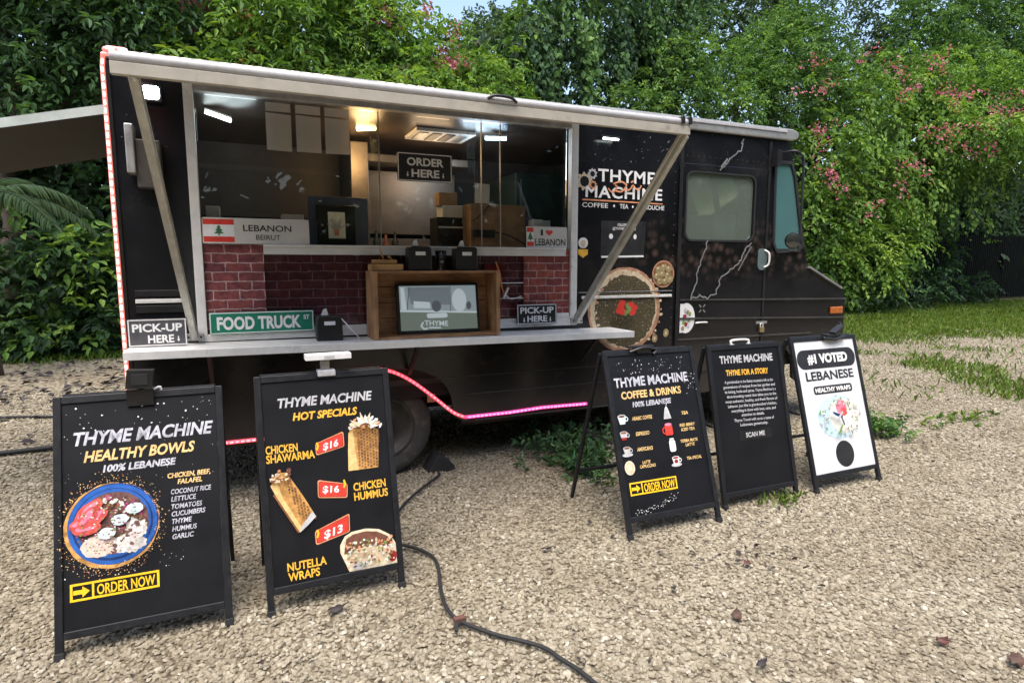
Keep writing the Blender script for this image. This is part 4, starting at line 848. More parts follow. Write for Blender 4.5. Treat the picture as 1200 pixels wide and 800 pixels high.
def script(b):
    for pts in ([(2.80, 2.215), (2.83, 2.19), (2.86, 2.20), (2.88, 2.235), (2.86, 2.245)], [(2.87, 2.20), (2.92, 2.195), (2.95, 2.22), (2.97, 2.25), (2.955, 2.26)], [(2.95, 2.21), (3.0, 2.215), (3.03, 2.25), (3.06, 2.225), (3.09, 2.22), (3.11, 2.25)], [(3.01, 2.275), (3.03, 2.285)], [(2.84, 2.255), (2.90, 2.275), (2.94, 2.265)]):
        q = smooth_path([(p[0], 0, p[1]) for p in pts], 5); b.ribbon([(p.x, p.z) for p in q], .013, y-.004, M_SALM)
one('orange_script', script, T)
def pizza(b):
    u, v, rx, rz = 2.99, 1.215, .365, .36
    b.disc(u, v, rx, rz, y, M_CRUST, 60, .008, 3); b.disc(u-.005, v+.004, rx*.93, rz*.93, y, M_CREAM, 60, .012, 4); b.disc(u+.008, v-.012, rx*.84, rz*.85, y, M_THYME, 70, .03, 5)
    rn = random.Random(9)
    for i in range(240):
        a = rn.uniform(0, 2*PI); r = rx*.82*math.sqrt(rn.random()); b.disc(u+r*math.cos(a), v+r*math.sin(a), .004, .0035, y-.003, M_OLIVE if i % 3 else M_CREAM, 5)
    for i in range(34):
        a = 2*PI*i/34+rn.uniform(-.05, .05); b.disc(u+rx*.9*math.cos(a), v+rz*.9*math.sin(a), rn.uniform(.008, .022), .012, y-.003, M_CREAM if i % 2 else M_CRUST, 8, .2, i)
    for du, dv in ((-.075, .02), (-.05, -.02), (.03, .035), (.06, .01), (.045, -.025), (-.06, .05), (-.085, -.01)): b.disc(u+du-.02, v+dv+.01, .036, .028, y-.005, M_RED, 16, .1, int(du*999))
    for du, dv in ((-.02, .03), (-.01, -.02), (.0, .0), (-.03, -.035)): b.disc(u+du-.01, v+dv+.01, .016, .024, y-.006, M_LEAFP, 10, .25, int(dv*999))
one('flatbread_print', pizza, T)
def olives(b):
    u, v = 3.382, 1.515; b.disc(u, v, .118, .118, y, M_CRUST, 40); b.disc(u, v, .105, .105, y, M_CHAR, 40)
    for i, (du, dv) in enumerate(((-.055, .04), (.0, .06), (.055, .045), (-.07, -.015), (-.015, .0), (.045, -.01), (-.04, -.06), (.015, -.065), (.07, -.05))): b.disc(u+du, v+dv, .034, .03, y-.002, M_OLIVE, 16, .06, i, .5); b.disc(u+du-.008, v+dv+.01, .012, .009, y-.003, M_CREAM, 10)
one('olive_bowl_print', olives, T)
def plate_(b):
    u, v = 3.635, 1.12; pts = [(3.567, v-.13)]+[(u+.10*math.cos(a), v+.135*math.sin(a)) for a in np.linspace(-1.9, 1.9, 26)]+[(3.567, v+.13)]
    b.poly(pts, -.016, M_WHITE)
    for i in range(10): b.disc(3.60+.085*((i*37) % 10)/10, v-.09+.018*i, .018, .022, -.017, (M_OLIVE, M_GREYP2, M_REDD, M_LEAFP)[i % 4], 12, .25, i)
one('plate_print', plate_, T)
for u_, v_ in ((3.309, .955), (3.43, .995)): one('olive_print', lambda b: [b.disc(u_, v_, .03, .038, y, M_OLIVE, 18, .05, 1), b.disc(u_, v_, .012, .016, y, M_CREAM, 10)], T)
one('badge_sticker', lambda b: [b.poly(rrect(2.525, 2.615, 1.73, 1.815, .04), y, M_WHITE), b.poly([(2.525, 1.72), (2.525, 1.68), (2.57, 1.652), (2.615, 1.68), (2.615, 1.72)][::1], y, M_YEL), b.disc(2.57, 1.765, .025, .03, y, M_CREAM, 16)], T)
def qposter(b):
    b.poly([(2.735, 1.665), (3.17, 1.665), (3.185, 1.96), (2.74, 1.955)], y, M_SIGNB); b.poly([(2.745, 1.652), (3.17, 1.66), (3.165, 1.675), (2.745, 1.668)], y, M_WHITE)
    b.text('FOLLOW US', 2.90, 3.03, 1.915, .022, y, M_WHITE, .02); b.text('@THYMEMACHINE', 2.85, 3.08, 1.885, .02, y, M_WHITE, .01)
    b.disc(2.835, 1.83, .02, .022, y, M_WHITE, 14); b.disc(3.075, 1.83, .016, .022, y, M_WHITE, 14)
one('wall_poster', qposter, T)
def mapline(b):
    rn = random.Random(2)
    def jag(pts, wd=.012):
        out = []
        for p, q in zip(pts[:-1], pts[1:]):
            for i in range(5): t = i/5; out.append((p[0]+(q[0]-p[0])*t+rn.uniform(-.012, .012), p[1]+(q[1]-p[1])*t+rn.uniform(-.012, .012)))
        out.append(pts[-1]); b.ribbon(out, wd, -.0165, M_LINE)
    jag([P2(869, 165), P2(867, 176), P2(856, 184), P2(850, 192), P2(842, 200)])
    jag([P2(827, 283), P2(822, 300), P2(815, 318), P2(813, 332), P2(807, 349), P2(818, 346), P2(827, 350), P2(836, 343), P2(842, 325), P2(846, 322), P2(858, 311), P2(866, 304), P2(870, 292), P2(877, 285)])
    for i in range(14): t = i/13; p = P2(862+14*t, 316-26*t); b.disc(p[0], p[1], .008, .008, -.0165, M_LINE, 8)
    for i in range(5): t = i/4; p = P2(842+6*t, 196-8*t); b.disc(p[0], p[1], .012, .012, -.0165, M_LINE, 8)
    for a in (45, 135, 225, 315): u, v = P2(819, 361); b.ribbon([(u+.02*math.cos(R(a)), v+.02*math.sin(R(a))), (u+.045*math.cos(R(a)), v+.045*math.sin(R(a)))], .012, -.0165, M_LINE)
one('map_outline', mapline, T)

# ------------------------------------------------------------------ light ropes
def rope(name, label, path, mt, mb, step, r=.008, group='lit rope lights on the truck'):
    P = [Vector(p) for p in path]; o = bpy.data.objects.new(name, None); COL.objects.link(o); o.location = P[0]; tag(o, label, 'rope light', group); WORLD_ROOT[o.name] = Matrix.Translation(P[0]).inverted()
    b = MB(); b.tube(P, r, mt, 8); acc = 0; rn_ = random.Random(3)
    for p, q in zip(P[:-1], P[1:]):
        L = (q-p).length; q_ = step-acc
        while q_ <= L:
            c = p.lerp(q, q_/L); k = r*rn_.uniform(.50, .70); c.y -= r*.72
            if c.x < -.1 or c.y > -1 or rn_.random() < .8: d_ = (q-p).normalized(); b.tube([c-d_*step*.36, c-d_*step*.14, c+d_*step*.14, c+d_*step*.36], [k*.7, k*1.0, k*1.0, k*.7], mb, 7)
            q_ += step
        acc = (acc+L) % step
    b.build('light_tube', o); return o
rope('rope_light', 'pinkish lit rope light down the rear corner and along the flap edge', [(-.672, -.02, .74), (-.672, -.02, 1.0), (-.672, -.02, 2.74), (-.66, -.05, 2.80), (-.50, -.30, 2.745), (-.475, -1.20, 2.50), (-.455, -1.245, 2.492), (-.40, -1.25, 2.49)], M_LEDR, M_LEDB, .046, .0125)
rope('rope_light', 'thin clear rope light with faint pink points along the top of the flap edge', [(-.42, -1.25, 2.486), (.95, -1.25, 2.486)], M_FLAPW, M_LEDB, .05, .004)
pth = [(-.62, -.012, .425), (.30, -.012, .425)]+[tuple(p) for p in smooth_path([(.30, -.012, .425), (.36, -.012, .50), (.55, -.012, .76), (.75, -.012, .85), (.94, -.012, .835), (1.10, -.012, .755), (1.27, -.012, .62), (1.43, -.012, .48), (1.53, -.012, .427)], 5)[1:]]
rope('rope_light', 'red lit rope light curving over the rear wheel arch', pth, M_LEDR2, M_LEDS, .034, .013)
rope('rope_light', 'magenta lit rope light along the lower edge right of the rear wheel', [(1.535, -.012, .426), (1.9, -.012, .427), (2.2, -.014, .44), (2.62, -.012, .432)], M_LEDM, M_LEDMB, .034, .013)

# ------------------------------------------------------------------ things on the counter and the shelf
def small_sign(name, label, x0, x1, z0, z1, Y, face, edge, lines, tilt=0, cat='sign', group=None, bold=.03):
    w_ = x1-x0; o = thing(name, label, cat, ((x0+x1)/2, Y, z0), 0, group, world=False)
    h = z1-z0; b = MB(); b.plate(rrect(-w_/2, w_/2, 0, h, .012), -.003, .003, face); b.frame(-w_/2+.004, w_/2-.004, .004, h-.004, .006, -.0032, edge); p = b.build('plate', o); p.rotation_euler.x = tilt
    b = MB()
    for s, a, c, v, hh in lines: b.text(s, a*w_, c*w_, v*h, hh*h, -.0036, edge, bold)
    def arrow(u, v, k): b.poly([(u-k*.35, v+k*.2), (u-k*.35*.4, v+k*.2), (u-k*.14, v+k), (u+k*.14, v+k), (u+k*.14, v+k*.2), (u+k*.35, v+k*.2), (u, v-k*.4)][::1], -.0036, edge)
    if 'arrows' in name or True:
        for u, v, k in getattr(small_sign, 'arrows', ()): arrow(u*w_, v*h, k*h)
    q = b.build('lettering', p); return o
small_sign.arrows = ((.345, .20, .14),)
small_sign('pickup_sign', 'grey pick-up sign at the left end of the counter', -.632, -.318, 1.108, 1.275, -.16, M_SIGNG, M_WHITE, [('PICK-UP', -.42, .42, .54, .28), ('HERE', -.17, .27, .13, .28)], 0, group='pick-up signs')
small_sign.arrows = ((-.33, .17, .17), (.33, .17, .17))
small_sign('pickup_sign', 'black pick-up sign leaning under the right brick-print panel', 1.96, 2.31, 1.128, 1.288, -.045, M_SIGNB, M_WHITE, [('PICK-UP', -.42, .42, .55, .30), ('HERE', -.25, .25, .14, .28)], -.05, group='pick-up signs')
small_sign.arrows = ((-.32, .2, .13), (.33, .2, .13))
small_sign('order_sign', 'black order sign hanging inside the glass', 1.05, 1.455, 2.187, 2.386, .0, M_SIGNB, M_WHITE, [('ORDER', -.33, .34, .56, .27), ('HERE', -.25, .26, .16, .27)])
small_sign.arrows = ()
o = small_sign('street_sign', 'green street name sign leaning at the left of the window sill', -.2, .442, 1.15, 1.293, -.04, M_GREEN, M_WHITE, [('FOOD TRUCK', -.43, .37, .22, .56), ('ST', .395, .455, .58, .2)], -.04, bold=.04)
# licence plates
def lic(name, label, x0, x1, z0, z1, Y, fl, draw):
    w_, h = x1-x0, z1-z0; o = thing(name, label, 'number plate', ((x0+x1)/2, Y, z0), 0, 'novelty number plates', world=False)
    b = MB(); b.plate(rrect(-w_/2, w_/2, 0, h, .008), -.003, .003, mat('plate_'+name, (.62, .60, .56), .5, 0, .08)); p = b.build('plate', o); p.rotation_euler.x = -.05
    u1 = -w_/2+fl
    b = MB(); 
    for v0, v1, m in ((.06, .27, M_RED), (.27, .73, M_WHITE), (.73, .94, M_RED)): b.poly([(-w_/2+.006, v0*h), (u1, v0*h), (u1, v1*h), (-w_/2+.006, v1*h)], -.003, m)
    c = (-w_/2+.006+u1)/2; k = h*.2
    b.poly([(c-.1*k, .30*h), (c+.1*k, .30*h), (c+.12*k, .38*h), (c+k*.9, .39*h), (c+.35*k, .48*h), (c+.7*k, .5*h), (c+.2*k, .6*h), (c+.4*k, .62*h), (c, .72*h), (c-.4*k, .62*h), (c-.2*k, .6*h), (c-.7*k, .5*h), (c-.35*k, .48*h), (c-k*.9, .39*h), (c-.12*k, .38*h)], -.003, M_CEDAR)
    b.build('flag_print', p); b = MB(); draw(b, w_, h); b.build('lettering', p); return o
lic('number_plate', 'white number plate with cedar flag reading Lebanon Beirut on the left of the shelf', -.208, .438, 1.731, 1.895, -.005, .185, lambda b, w_, h: [b.text('LEBANON', -.085, .21, .50*h, .24*h, -.0034, M_SIGNB, .015), b.text('BEIRUT', -.01, .14, .16*h, .2*h, -.0034, M_SIGNG, .01)])
def love(b, w_, h):
    b.text('I', -.055, -.035, .58*h, .28*h, -.0034, M_SIGNB, .02); c, v, k = .02, .72*h, .035
    b.poly([(c+k*.9*math.sin(t)**3, v+k*.75*(13*math.cos(t)-5*math.cos(2*t)-2*math.cos(3*t)-math.cos(4*t))/16) for t in np.linspace(0, 2*PI, 33)[:-1]][::-1], -.0034, M_RED); b.text('LEBANON', -.105, .165, .10*h, .32*h, -.0034, M_SIGNB, .015)
lic('number_plate', 'white number plate with a red heart on the right of the shelf', 2.055, 2.415, 1.731, 1.893, -.01, .062, love)
# napkin dispensers
def napkin(x, y, z0, label):
    o = thing('napkin_dispenser', label, 'dispenser', (x, y, z0), 0, 'black napkin dispensers', world=False)
    one('case', lambda b: [b.plate([(-.085, 0), (.085, 0), (.08, .155), (.065, .168), (-.065, .168), (-.08, .155)], -.055, .055, M_BLK)], o, .008)
    one('napkin_slot', lambda b: [b.box(-.035, .035, -.0585, -.0555, .105, .13, M_WHITE), b.plate([(-.05, .168), (.0, .168), (-.015, .215), (-.035, .205)], -.01, -.008, M_WHITE)], o)
    return o
napkin(.525, -.15, zt(.5)+.001, 'black napkin dispenser standing on the counter left of the wooden crate')
napkin(1.145, -.17, 1.556, 'black napkin dispenser on top of the wooden crate, beside the wooden holder')
napkin(1.485, -.17, 1.556, 'black napkin dispenser at the right on top of the wooden crate')
tag(one('straw', lambda b: b.tube([(.60, -.2, zt(.6)+.15), (.72, -.22, zt(.7)+.006)], .004, M_WHITE, 6), None), 'white straw leaning against the napkin dispenser on the counter', 'straw')
# crate with screen
CZ = zt(1.25)
o = thing('wooden_crate', 'old wooden crate standing on its side on the counter around a screen', 'crate', (1.245, -.15, CZ), 0, None)
one('crate_board', lambda b: [b.box(.815, 1.70, -.27, -.03, 1.538, 1.555, M_WOOD)], o, .003); one('crate_board', lambda b: b.box(.815, 1.70, -.27, -.03, CZ+.001, CZ+.02, M_WOOD), o, .003)
one('crate_board', lambda b: b.box(.80, .8145, -.27, -.03, CZ+.001, 1.555, M_WOODV), o, .003); one('crate_board', lambda b: b.box(1.7005, 1.717, -.27, -.03, CZ+.001, 1.555, M_WOODV), o, .003)
one('crate_back', lambda b: [b.box(.816, 1.699, -.045, -.032, CZ+.021+i*.112, CZ+.128+i*.112, M_WOOD) for i in range(4)], o, .002)
for d_ in ((.80, .832), (1.69, 1.717)): boxpart('corner_strip', (d_[0], d_[1], -.284, -.271, CZ+.002, 1.553), M_WOODV, o, .002)
o = thing('display_screen', 'flat screen in black bezel leaning inside the wooden crate', 'screen', (1.30, -.15, CZ+.022), -.02, None, world=False)
SW, SH = .61, .36
fr = one('bezel', lambda b: [b.plate(rrect(-SW/2, SW/2, 0, SH, .01), -.012, .012, M_BLK)], o, .002); fr.rotation_euler.x = -.16
def screen(b):  # cloudy reflections painted as faintly glowing shapes, together with the name lettering
    y_ = -.013; x0, x1, z0, z1 = -SW/2+.02, SW/2-.02, .022, SH-.02
    b.poly([(x0, z0), (x1, z0), (x1, z1), (x0, z1)], y_, M_SCR)
    b.poly([(x0, z0), (x1, z0), (x1, z0+.115), (x0, z0+.135)], y_, M_SCR3); b.poly([(x0+.08, z1-.13), (x1-.2, z1-.14), (x1-.2, z1-.01), (x0+.06, z1-.01)], y_, M_SCR2)
    b.poly([(x0, z0+.135), (x1, z0+.112), (x1, z0+.125), (x0, z0+.15)], y_, M_SCR4); b.disc(x1-.13, z0+.21, .055, .085, y_, M_SCR4, 24); b.poly([(x0+.01, z0+.15), (x0+.05, z0+.15), (x0+.035, z1-.01), (x0+.01, z1-.01)], y_, M_SCR4)
    b.poly([(x0+.10, z0+.16), (x0+.22, z0+.155), (x0+.22, z0+.20), (x0+.10, z0+.21)], y_, M_SCR4); b.disc(x0+.265, z0+.17, .035, .04, y_, M_SCR5, 20); b.poly(rrect(x0+.19, x0+.345, z0+.085, z0+.12, .016), y_, M_SCR4)
    b.ribbon([(x0+.05, z0+.15), (x0+.075, z1-.01)], .006, y_, M_SCR5); b.ribbon([(x1-.2, z0+.13), (x1-.195, z1)], .005, y_, M_SCR5); b.disc(x1-.06, z0+.17, .02, .03, y_, M_SCR5, 14); b.poly([(x1-.08, z0), (x1, z0), (x1, z0+.08), (x1-.06, z0+.11)], y_, M_SCR3)
    b.text('THYME', x0+.17, x0+.345, z0+.035, .036, y_, M_SCR4, .02, 0, -.06); b.ribbon([(x0+.16, z0+.055), (x0+.145, z0+.03), (x0+.165, z0+.008), (x0+.19, z0+.012)], .012, y_, M_SCR4); b.poly([(x0+.20, z0+.012), (x0+.29, z0+.008), (x0+.29, z0+.018), (x0+.20, z0+.022)], y_, M_SCR4)
one('reflection_picture', screen, fr)
o = thing('wooden_holder', 'small honey-coloured wooden holder on the left end of the crate top', 'holder', (.915, -.16, 1.556), 0, None, world=False)
one('tray', lambda b: [b.box(-.11, .11, -.06, .06, 0, .045, M_TRAY), b.box(-.09, .075, -.03, .03, .0455, .075, M_TRAY)], o, .006); one('stick', lambda b: [b.tube([(-.01, 0, .07), (-.04, 0, .15)], .005, M_TRAY, 6), b.tube([(.05, .01, .07), (.02, 0, .10)], .008, M_TRAY, 6)], o)
tag(one('clear_cup', lambda b: b.lathe([(.0, 0), (.03, 0), (.042, .14), (.04, .14), (.028, .006)], (1.32, -.13, 1.556), (0, 0, 1), clear('cup_plastic', (.8, .8, .8), 1, .1, .08), 20), None), 'clear plastic cup standing between the two dispensers on the crate', 'cup')
# papers hung behind the glass
for i, (x0, x1) in enumerate(((.203, .36), (.39, .55), (.578, .74))):
    lb = ('left sheet of the three papers hung at the top of the window', 'middle sheet of the three papers hung at the top of the window', 'right sheet of the three papers hung at the top of the window')[i]
    tag(one('paper_sheet', lambda b: [b.plate([(x0, 2.352), (x1, 2.348+.004*i), (x1, 2.585), (x0, 2.59)], .088, .091, M_PAPER), b.plate([(x0, 2.60), (x1, 2.60), (x1, 2.655), (x0, 2.655)], .088, .091, M_PAPER)], None), lb, 'paper', 'papers hung in the window')
# navy board with framed picture
tag(one('navy_board', lambda b: b.box(.47, .90, .33, .35, 1.731, 2.09, M_NAVY), None, .004), 'dark navy board standing behind the framed picture on the shelf', 'board')
o = thing('picture_frame', 'black-framed line drawing of a bunch of herbs standing on the shelf', 'picture', (.64, .16, 1.731), 0, None, world=False)
fr = one('frame', lambda b: [b.plate([(-.135, 0), (.135, 0), (.135, .285), (-.135, .285)], -.01, .01, M_BLK, [])], o, .004); fr.rotation_euler.x = -.06
def herb(b):
    b.poly([(-.055, .05), (.062, .05), (.062, .235), (-.055, .235)], -.011, M_PAPERW)
    rn = random.Random(5)
    for i in range(26): a = rn.uniform(.5, 2.64); L = rn.uniform(.05, .105); b.ribbon([(0, .10), (L*.75*math.cos(a), .10+L*math.sin(a))], .004, -.011, M_GREYP2)
    b.poly([(-.014, .07), (.014, .07), (.02, .11), (-.02, .11)], -.011, M_SALM)
one('drawing', herb, fr)
# boxes and goods on the shelf, seen through the glass
def crate_like(name, label, cat, d, m, group=None, extra=None, bevel=.004):
    o = MB(); o.box(*d, m); 
    if extra: extra(o)
    return tag(o.build(name, None, bevel), label, cat, group)
crate_like('wooden_box', 'plain brown wooden box with black cable standing right in the window', 'box', (1.745, 2.235, .40, .62, 1.731, 2.09), M_WOODB, None, lambda b: [b.tube(smooth_path([(1.76, .39, 1.95), (1.85, .385, 2.02), (1.9, .385, 2.085)], 4), .005, M_BLK, 6), b.tube(smooth_path([(1.95, .385, 1.86), (2.08, .385, 1.84), (2.22, .385, 1.77)], 4), .006, M_BLK, 6), b.box(1.76, 1.95, .375, .399, 1.82, 1.88, M_BLK)])
tag(one('paper_sheet', lambda b: b.plate([(1.783, 2.097), (1.915, 2.097), (1.918, 2.252), (1.788, 2.257)], .415, .418, M_CARDW), None), 'small white sheet leaning on top of the brown wooden box', 'paper')
crate_like('cardboard_box', 'small open cardboard box on top of the flat white carton', 'box', (1.545, 1.705, .62, .75, 2.088, 2.195), M_CARD, 'boxes on the shelf')
crate_like('white_carton', 'flat white carton on the black printer stack', 'box', (1.57, 1.80, .60, .78, 1.99, 2.0875), M_CARDW, 'boxes on the shelf')
def printer(b): b.box(1.53, 1.80, .594, .6, 1.90, 1.915, M_GREYP2); b.box(1.53, 1.82, .592, .6, 1.80, 1.812, M_RUB)
crate_like('receipt_printer', 'black receipt printer stack under the flat white carton', 'printer', (1.52, 1.83, .601, .82, 1.731, 1.9895), M_BLK, None, printer)
crate_like('white_carton', 'small white carton in front of the right window post, next to the navy tin', 'box', (2.345, 2.425, .30, .40, 1.731, 1.965), M_CARDW, 'boxes on the shelf')
crate_like('white_carton', 'small white carton behind the heart number plate', 'box', (2.255, 2.342, .28, .38, 1.731, 1.97), M_CARDW, 'boxes on the shelf')
crate_like('navy_tin', 'dark navy tin between the brown wooden box and white cartons', 'tin', (2.24, 2.335, .42, .5, 1.731, 1.99), M_NAVY)
crate_like('tissue_box', 'pale box behind the left end of the number plate with cedar flag', 'box', (-.19, -.105, .22, .32, 1.731, 1.985), M_CARDW, 'boxes on the shelf')
crate_like('goods_box', 'white goods box behind the number plate with cedar flag', 'box', (.30, .455, .5, .62, 1.731, 1.965), M_CARDW, 'boxes on the shelf')
for i, (x, h_, m_) in enumerate(((1.22, .26, M_GRN_EQ), (1.31, .22, M_CHOC), (1.40, .25, M_BLK), (.62, .24, M_GRN_EQ), (.40, .27, M_CHOC))):
    tag(one('bottle', lambda b: b.lathe([(0, 0), (.035, 0), (.036, h_*.6), (.014, h_*.75), (.013, h_), (0, h_)], (x, 1.62, 1.663), (0, 0, 1), m_, 14), None), 'dark bottle standing in a row on the back counter inside the truck', 'bottle', 'bottles on the back counter')
tag(one('cup_stack', lambda b: [b.lathe([(.0, i*.014), (.03, i*.014), (.042, i*.014+.10), (.038, i*.014+.10)], (1.02, 1.6, 1.663), (0, 0, 1), M_WHITE, 16) for i in range(12)], None), 'tall stack of white paper cups on the back counter inside the truck', 'cups')
tag(one('red_apron', lambda b: b.plate([(1.70, 1.35), (1.86, 1.34), (1.87, 1.60), (1.72, 1.60)], .035, .05, M_REDD), None), 'red cloth hanging behind the tinted sheet beside the crate', 'cloth')
tag(one('orange_cord', lambda b: [b.tube(smooth_path([(1.80, .005, 1.62), (1.83, .0, 1.53), (1.85, 0, 1.42), (1.87, -.005, 1.37)], 5), .006, mat('orange_cord_plastic', (.7, .28, .08), .5), 6), b.tube(smooth_path([(1.87, -.005, 1.37), (1.93, 0, 1.33), (2.02, .003, 1.35)], 5), .005, M_WHITE, 6), b.bar((1.86, -.008, 1.34), (1.90, -.008, 1.42), .02, .014, M_WHITE)], None), 'orange and white plugged cord hanging right of the crate', 'cord')

# ------------------------------------------------------------------ sandwich boards
YS = -.0025
def board(label, x, y, rz, W, H, tilt, panel, rail_m=M_BLKM, name='sandwich_board', back=1.0, vb=.095):
    o = thing(name, label, 'sandwich board', (x+W/2*math.cos(rz), y+W/2*math.sin(rz), 0), rz, 'sandwich boards in front of the truck', world=False)
    r_ = .03; hw = W/2
    def front(b):
        b.box(-hw, -hw+r_, -.013, .013, .004, H, rail_m); b.box(hw-r_, hw, -.013, .013, .004, H, rail_m); b.box(-hw+r_+.0005, hw-r_-.0005, -.012, .012, H-.032, H, rail_m); b.box(-hw+r_+.0005, hw-r_-.0005, -.012, .012, vb-.02, vb+.012, rail_m)
        for s in (-1, 1): b.box(s*(hw-.015)-.018, s*(hw-.015)+.018, -.016, .016, -.002, .03, M_RUB)
    fr = one('front_frame', front, o, .003); fr.rotation_euler.x = -tilt
    pn = one('poster', lambda b: b.box(-hw+r_+.001, hw-r_-.001, -.0045 if panel is M_POST else -.006, .004, vb+.0125, H-.0325, panel), o); pn.rotation_euler.x = -tilt
    hy = H*math.sin(tilt); hz = H*math.cos(tilt)
    hb = hw-.012
    def rear(b):
        for s in (-1, 1): b.bar((s*hb, hy+.028, hz-.012), (s*hb, hy*2*back+.03, .004), .024, .02, rail_m, (1, 0, 0))
        for t in (.2, .97):
            p = Vector((0, hy*2*back+.03, .004)).lerp(Vector((0, hy+.028, hz-.012)), t); b.box(-hb+.0125, hb-.0125, p.y-.01, p.y+.01, p.z-.011, p.z+.011, rail_m)
        b.box(-hw+.03, hw-.03, hy+.014, hy+.04, hz-.02, hz+.004, rail_m)
    one('rear_frame', rear, o, .003)
    for s in (-1, 1): one('hinge_strap', lambda b: b.bar((s*(hw+.004), hy*.55, hz*.5), (s*(hw+.004), hy*1.47, hz*.5), .004, .016, rail_m, (0, 0, 1)), o)
    return o, pn
def T1(pn, s, u0, u1, v, h, m, bold=.022, shear=0, y_=None, slope=0):
    b = MB(); b.text(s, u0, u1, v, h, -.0053 if y_ is None else y_, m, bold, shear, slope); return b.build('lettering', pn)
def stars(pn, pts, m=M_WHITE, name='star_print', y_=-.0053, seed=1):
    b = MB(); rn = random.Random(seed)
    for u, v, r_ in pts: b.disc(u, v, r_, r_, y_, m, 6, .3, rn.randint(0, 9999))
    return b.build(name, pn)
def order_now(pn, u0, u1, v0, v1, div):
    b = MB(); y_ = -.0053; b.frame(u0, u1, v0, v1, .009, y_, M_YEL2); b.poly([(div-.004, v0), (div+.004, v0), (div+.004, v1), (div-.004, v1)], y_, M_YEL2)
    c = (u0+div)/2; v = (v0+v1)/2; k = (div-u0)*.36; b.poly([(c-k, v-k*.3), (c+k*.1, v-k*.3), (c+k*.1, v-k*.75), (c+k, v), (c+k*.1, v+k*.75), (c+k*.1, v+k*.3), (c-k, v+k*.3)], y_, M_YEL2)
    b.text('ORDER NOW', div+.014, u1-.016, v0+.014, (v1-v0)-.03, y_, M_YEL2, .02); return b.build('order_banner', pn)
# 1 healthy bowls
rn = random.Random(12)
o1, p1 = board('sandwich board picturing a blue bowl of salad, nearest to the camera at the left', -.768, -1.529, -.006, .659, 1.075, .293, M_POST)
T1(p1, 'THYME MACHINE', -.258, .284, .860, .056, M_GREYP, .03, .25); T1(p1, 'HEALTHY BOWLS', -.222, .206, .786, .046, M_ORG, .03, .25); T1(p1, '100% LEBANESE', -.153, .128, .735, .030, M_GREYP, .035, .2)
T1(p1, 'CHICKEN, BEEF,', .092, .264, .676, .021, M_ORG, .03, .2); T1(p1, 'FALAFEL', .130, .230, .646, .021, M_ORG, .03, .2)
for s, u1, v in (('COCONUT RICE', .265, .604), ('LETTUCE', .203, .572), ('TOMATOES', .226, .539), ('CUCUMBERS', .238, .507), ('THYME', .182, .475), ('HUMMUS', .201, .442), ('GARLIC', .188, .409)): T1(p1, s, .103, u1, v, .021, M_GREYP, .018, .2)
def bowl(b):
    c, v, rx, rz = -.121, .512, .165, .167; y_ = -.0053
    b.disc(c, v-.004, rx*1.07, rz*1.07, y_, M_BREAD, 60, .012, 1); b.disc(c+.006, v+.002, rx*1.02, rz*1.02, y_, M_BLUED, 60); b.disc(c+.003, v, rx, rz, y_, M_BLUE, 60); b.disc(c+.003, v, rx*.9, rz*.9, y_, M_BLUED, 60); b.disc(c+.003, v+.004, rx*.86, rz*.86, y_, M_BLUE, 60); b.disc(c+.004, v+.004, rx*.80, rz*.78, y_, M_MEAT, 60, .02, 3)
    rr = random.Random(3)
    b.disc(c-.05, v-.085, .068, .045, y_, M_HUM, 30, .06, 5); b.disc(c+.06, v-.09, .062, .04, y_, M_RICE, 40, .14, 6); b.disc(c+.09, v-.03, .04, .05, y_, M_RICE, 40, .16, 7)
    for i in range(36): a = rr.uniform(-.3, 2.2); r_ = rr.uniform(.03, .12); b.disc(c+.02+r_*math.cos(a)*.8, v+.03+r_*math.sin(a)*.75, rr.uniform(.006, .02), rr.uniform(.005, .014), y_, (M_MEAT, M_ONION, M_CHAR, M_CHOC, M_RICE)[i % 5], 9, .3, i, rr.uniform(0, 3))
    for i, (du, dv, a) in enumerate(((-.10, .055, 1.0), (-.075, .075, .7), (-.105, .02, .3), (-.09, -.005, .1), (-.06, .035, .6), (-.085, .04, .9))): b.disc(c+du, v+dv, .052, .026, y_, M_TOM, 24, .05, i, a); b.disc(c+du-.004, v+dv+.004, .038, .012, y_, M_PINKP, 18, .1, i+9, a)
    for du, dv in ((.085, .055), (.03, .015), (-.02, -.035)): b.disc(c+du, v+dv, .033, .023, y_, M_SAUCE, 24, .07, int(du*1000), .1)
    for i in range(240): a = rr.uniform(0, 6.28); r_ = .122*math.sqrt(rr.random()); b.disc(c+r_*math.cos(a), v+r_*math.sin(a), .004, .003, y_, (M_RICE, M_CHAR, M_ONION, M_LEAFP)[i % 4], 6, .3, i)
    for i in range(30): a = rr.uniform(-1.7, .1); r_ = rr.uniform(.06, .118); b.disc(c+.02+r_*math.cos(a), v+r_*math.sin(a), .009, .007, y_, (M_WHITE, M_RICE, M_MEAT)[i % 3], 8, .35, i)
one('bowl_picture', bowl, p1)
b = MB()
for i in range(420):
    a = rn.uniform(0, 6.28); r_ = .172+abs(rn.gauss(0, .022)); k = rn.uniform(.0008, .0026); u, v = -.121+r_*math.cos(a), .51+r_*math.sin(a)*1.02
    if -.297 < u < .29: b.disc(u, v, k, k, -.0053, M_ORG if rn.random() < .6 else M_SALM, 5)
b.build('spark_print', p1)
stars(p1, [(rn.uniform(-.29, .29), rn.uniform(.90, 1.03), rn.choice((.0012, .0018, .0025, .004))) for i in range(46)]+[(rn.uniform(-.29, .29), rn.uniform(.66, .9), rn.uniform(.0008, .0018)) for i in range(40)]+[(rn.uniform(-.29, .2), rn.uniform(.30, .36), rn.uniform(.0008, .0025)) for i in range(26)])
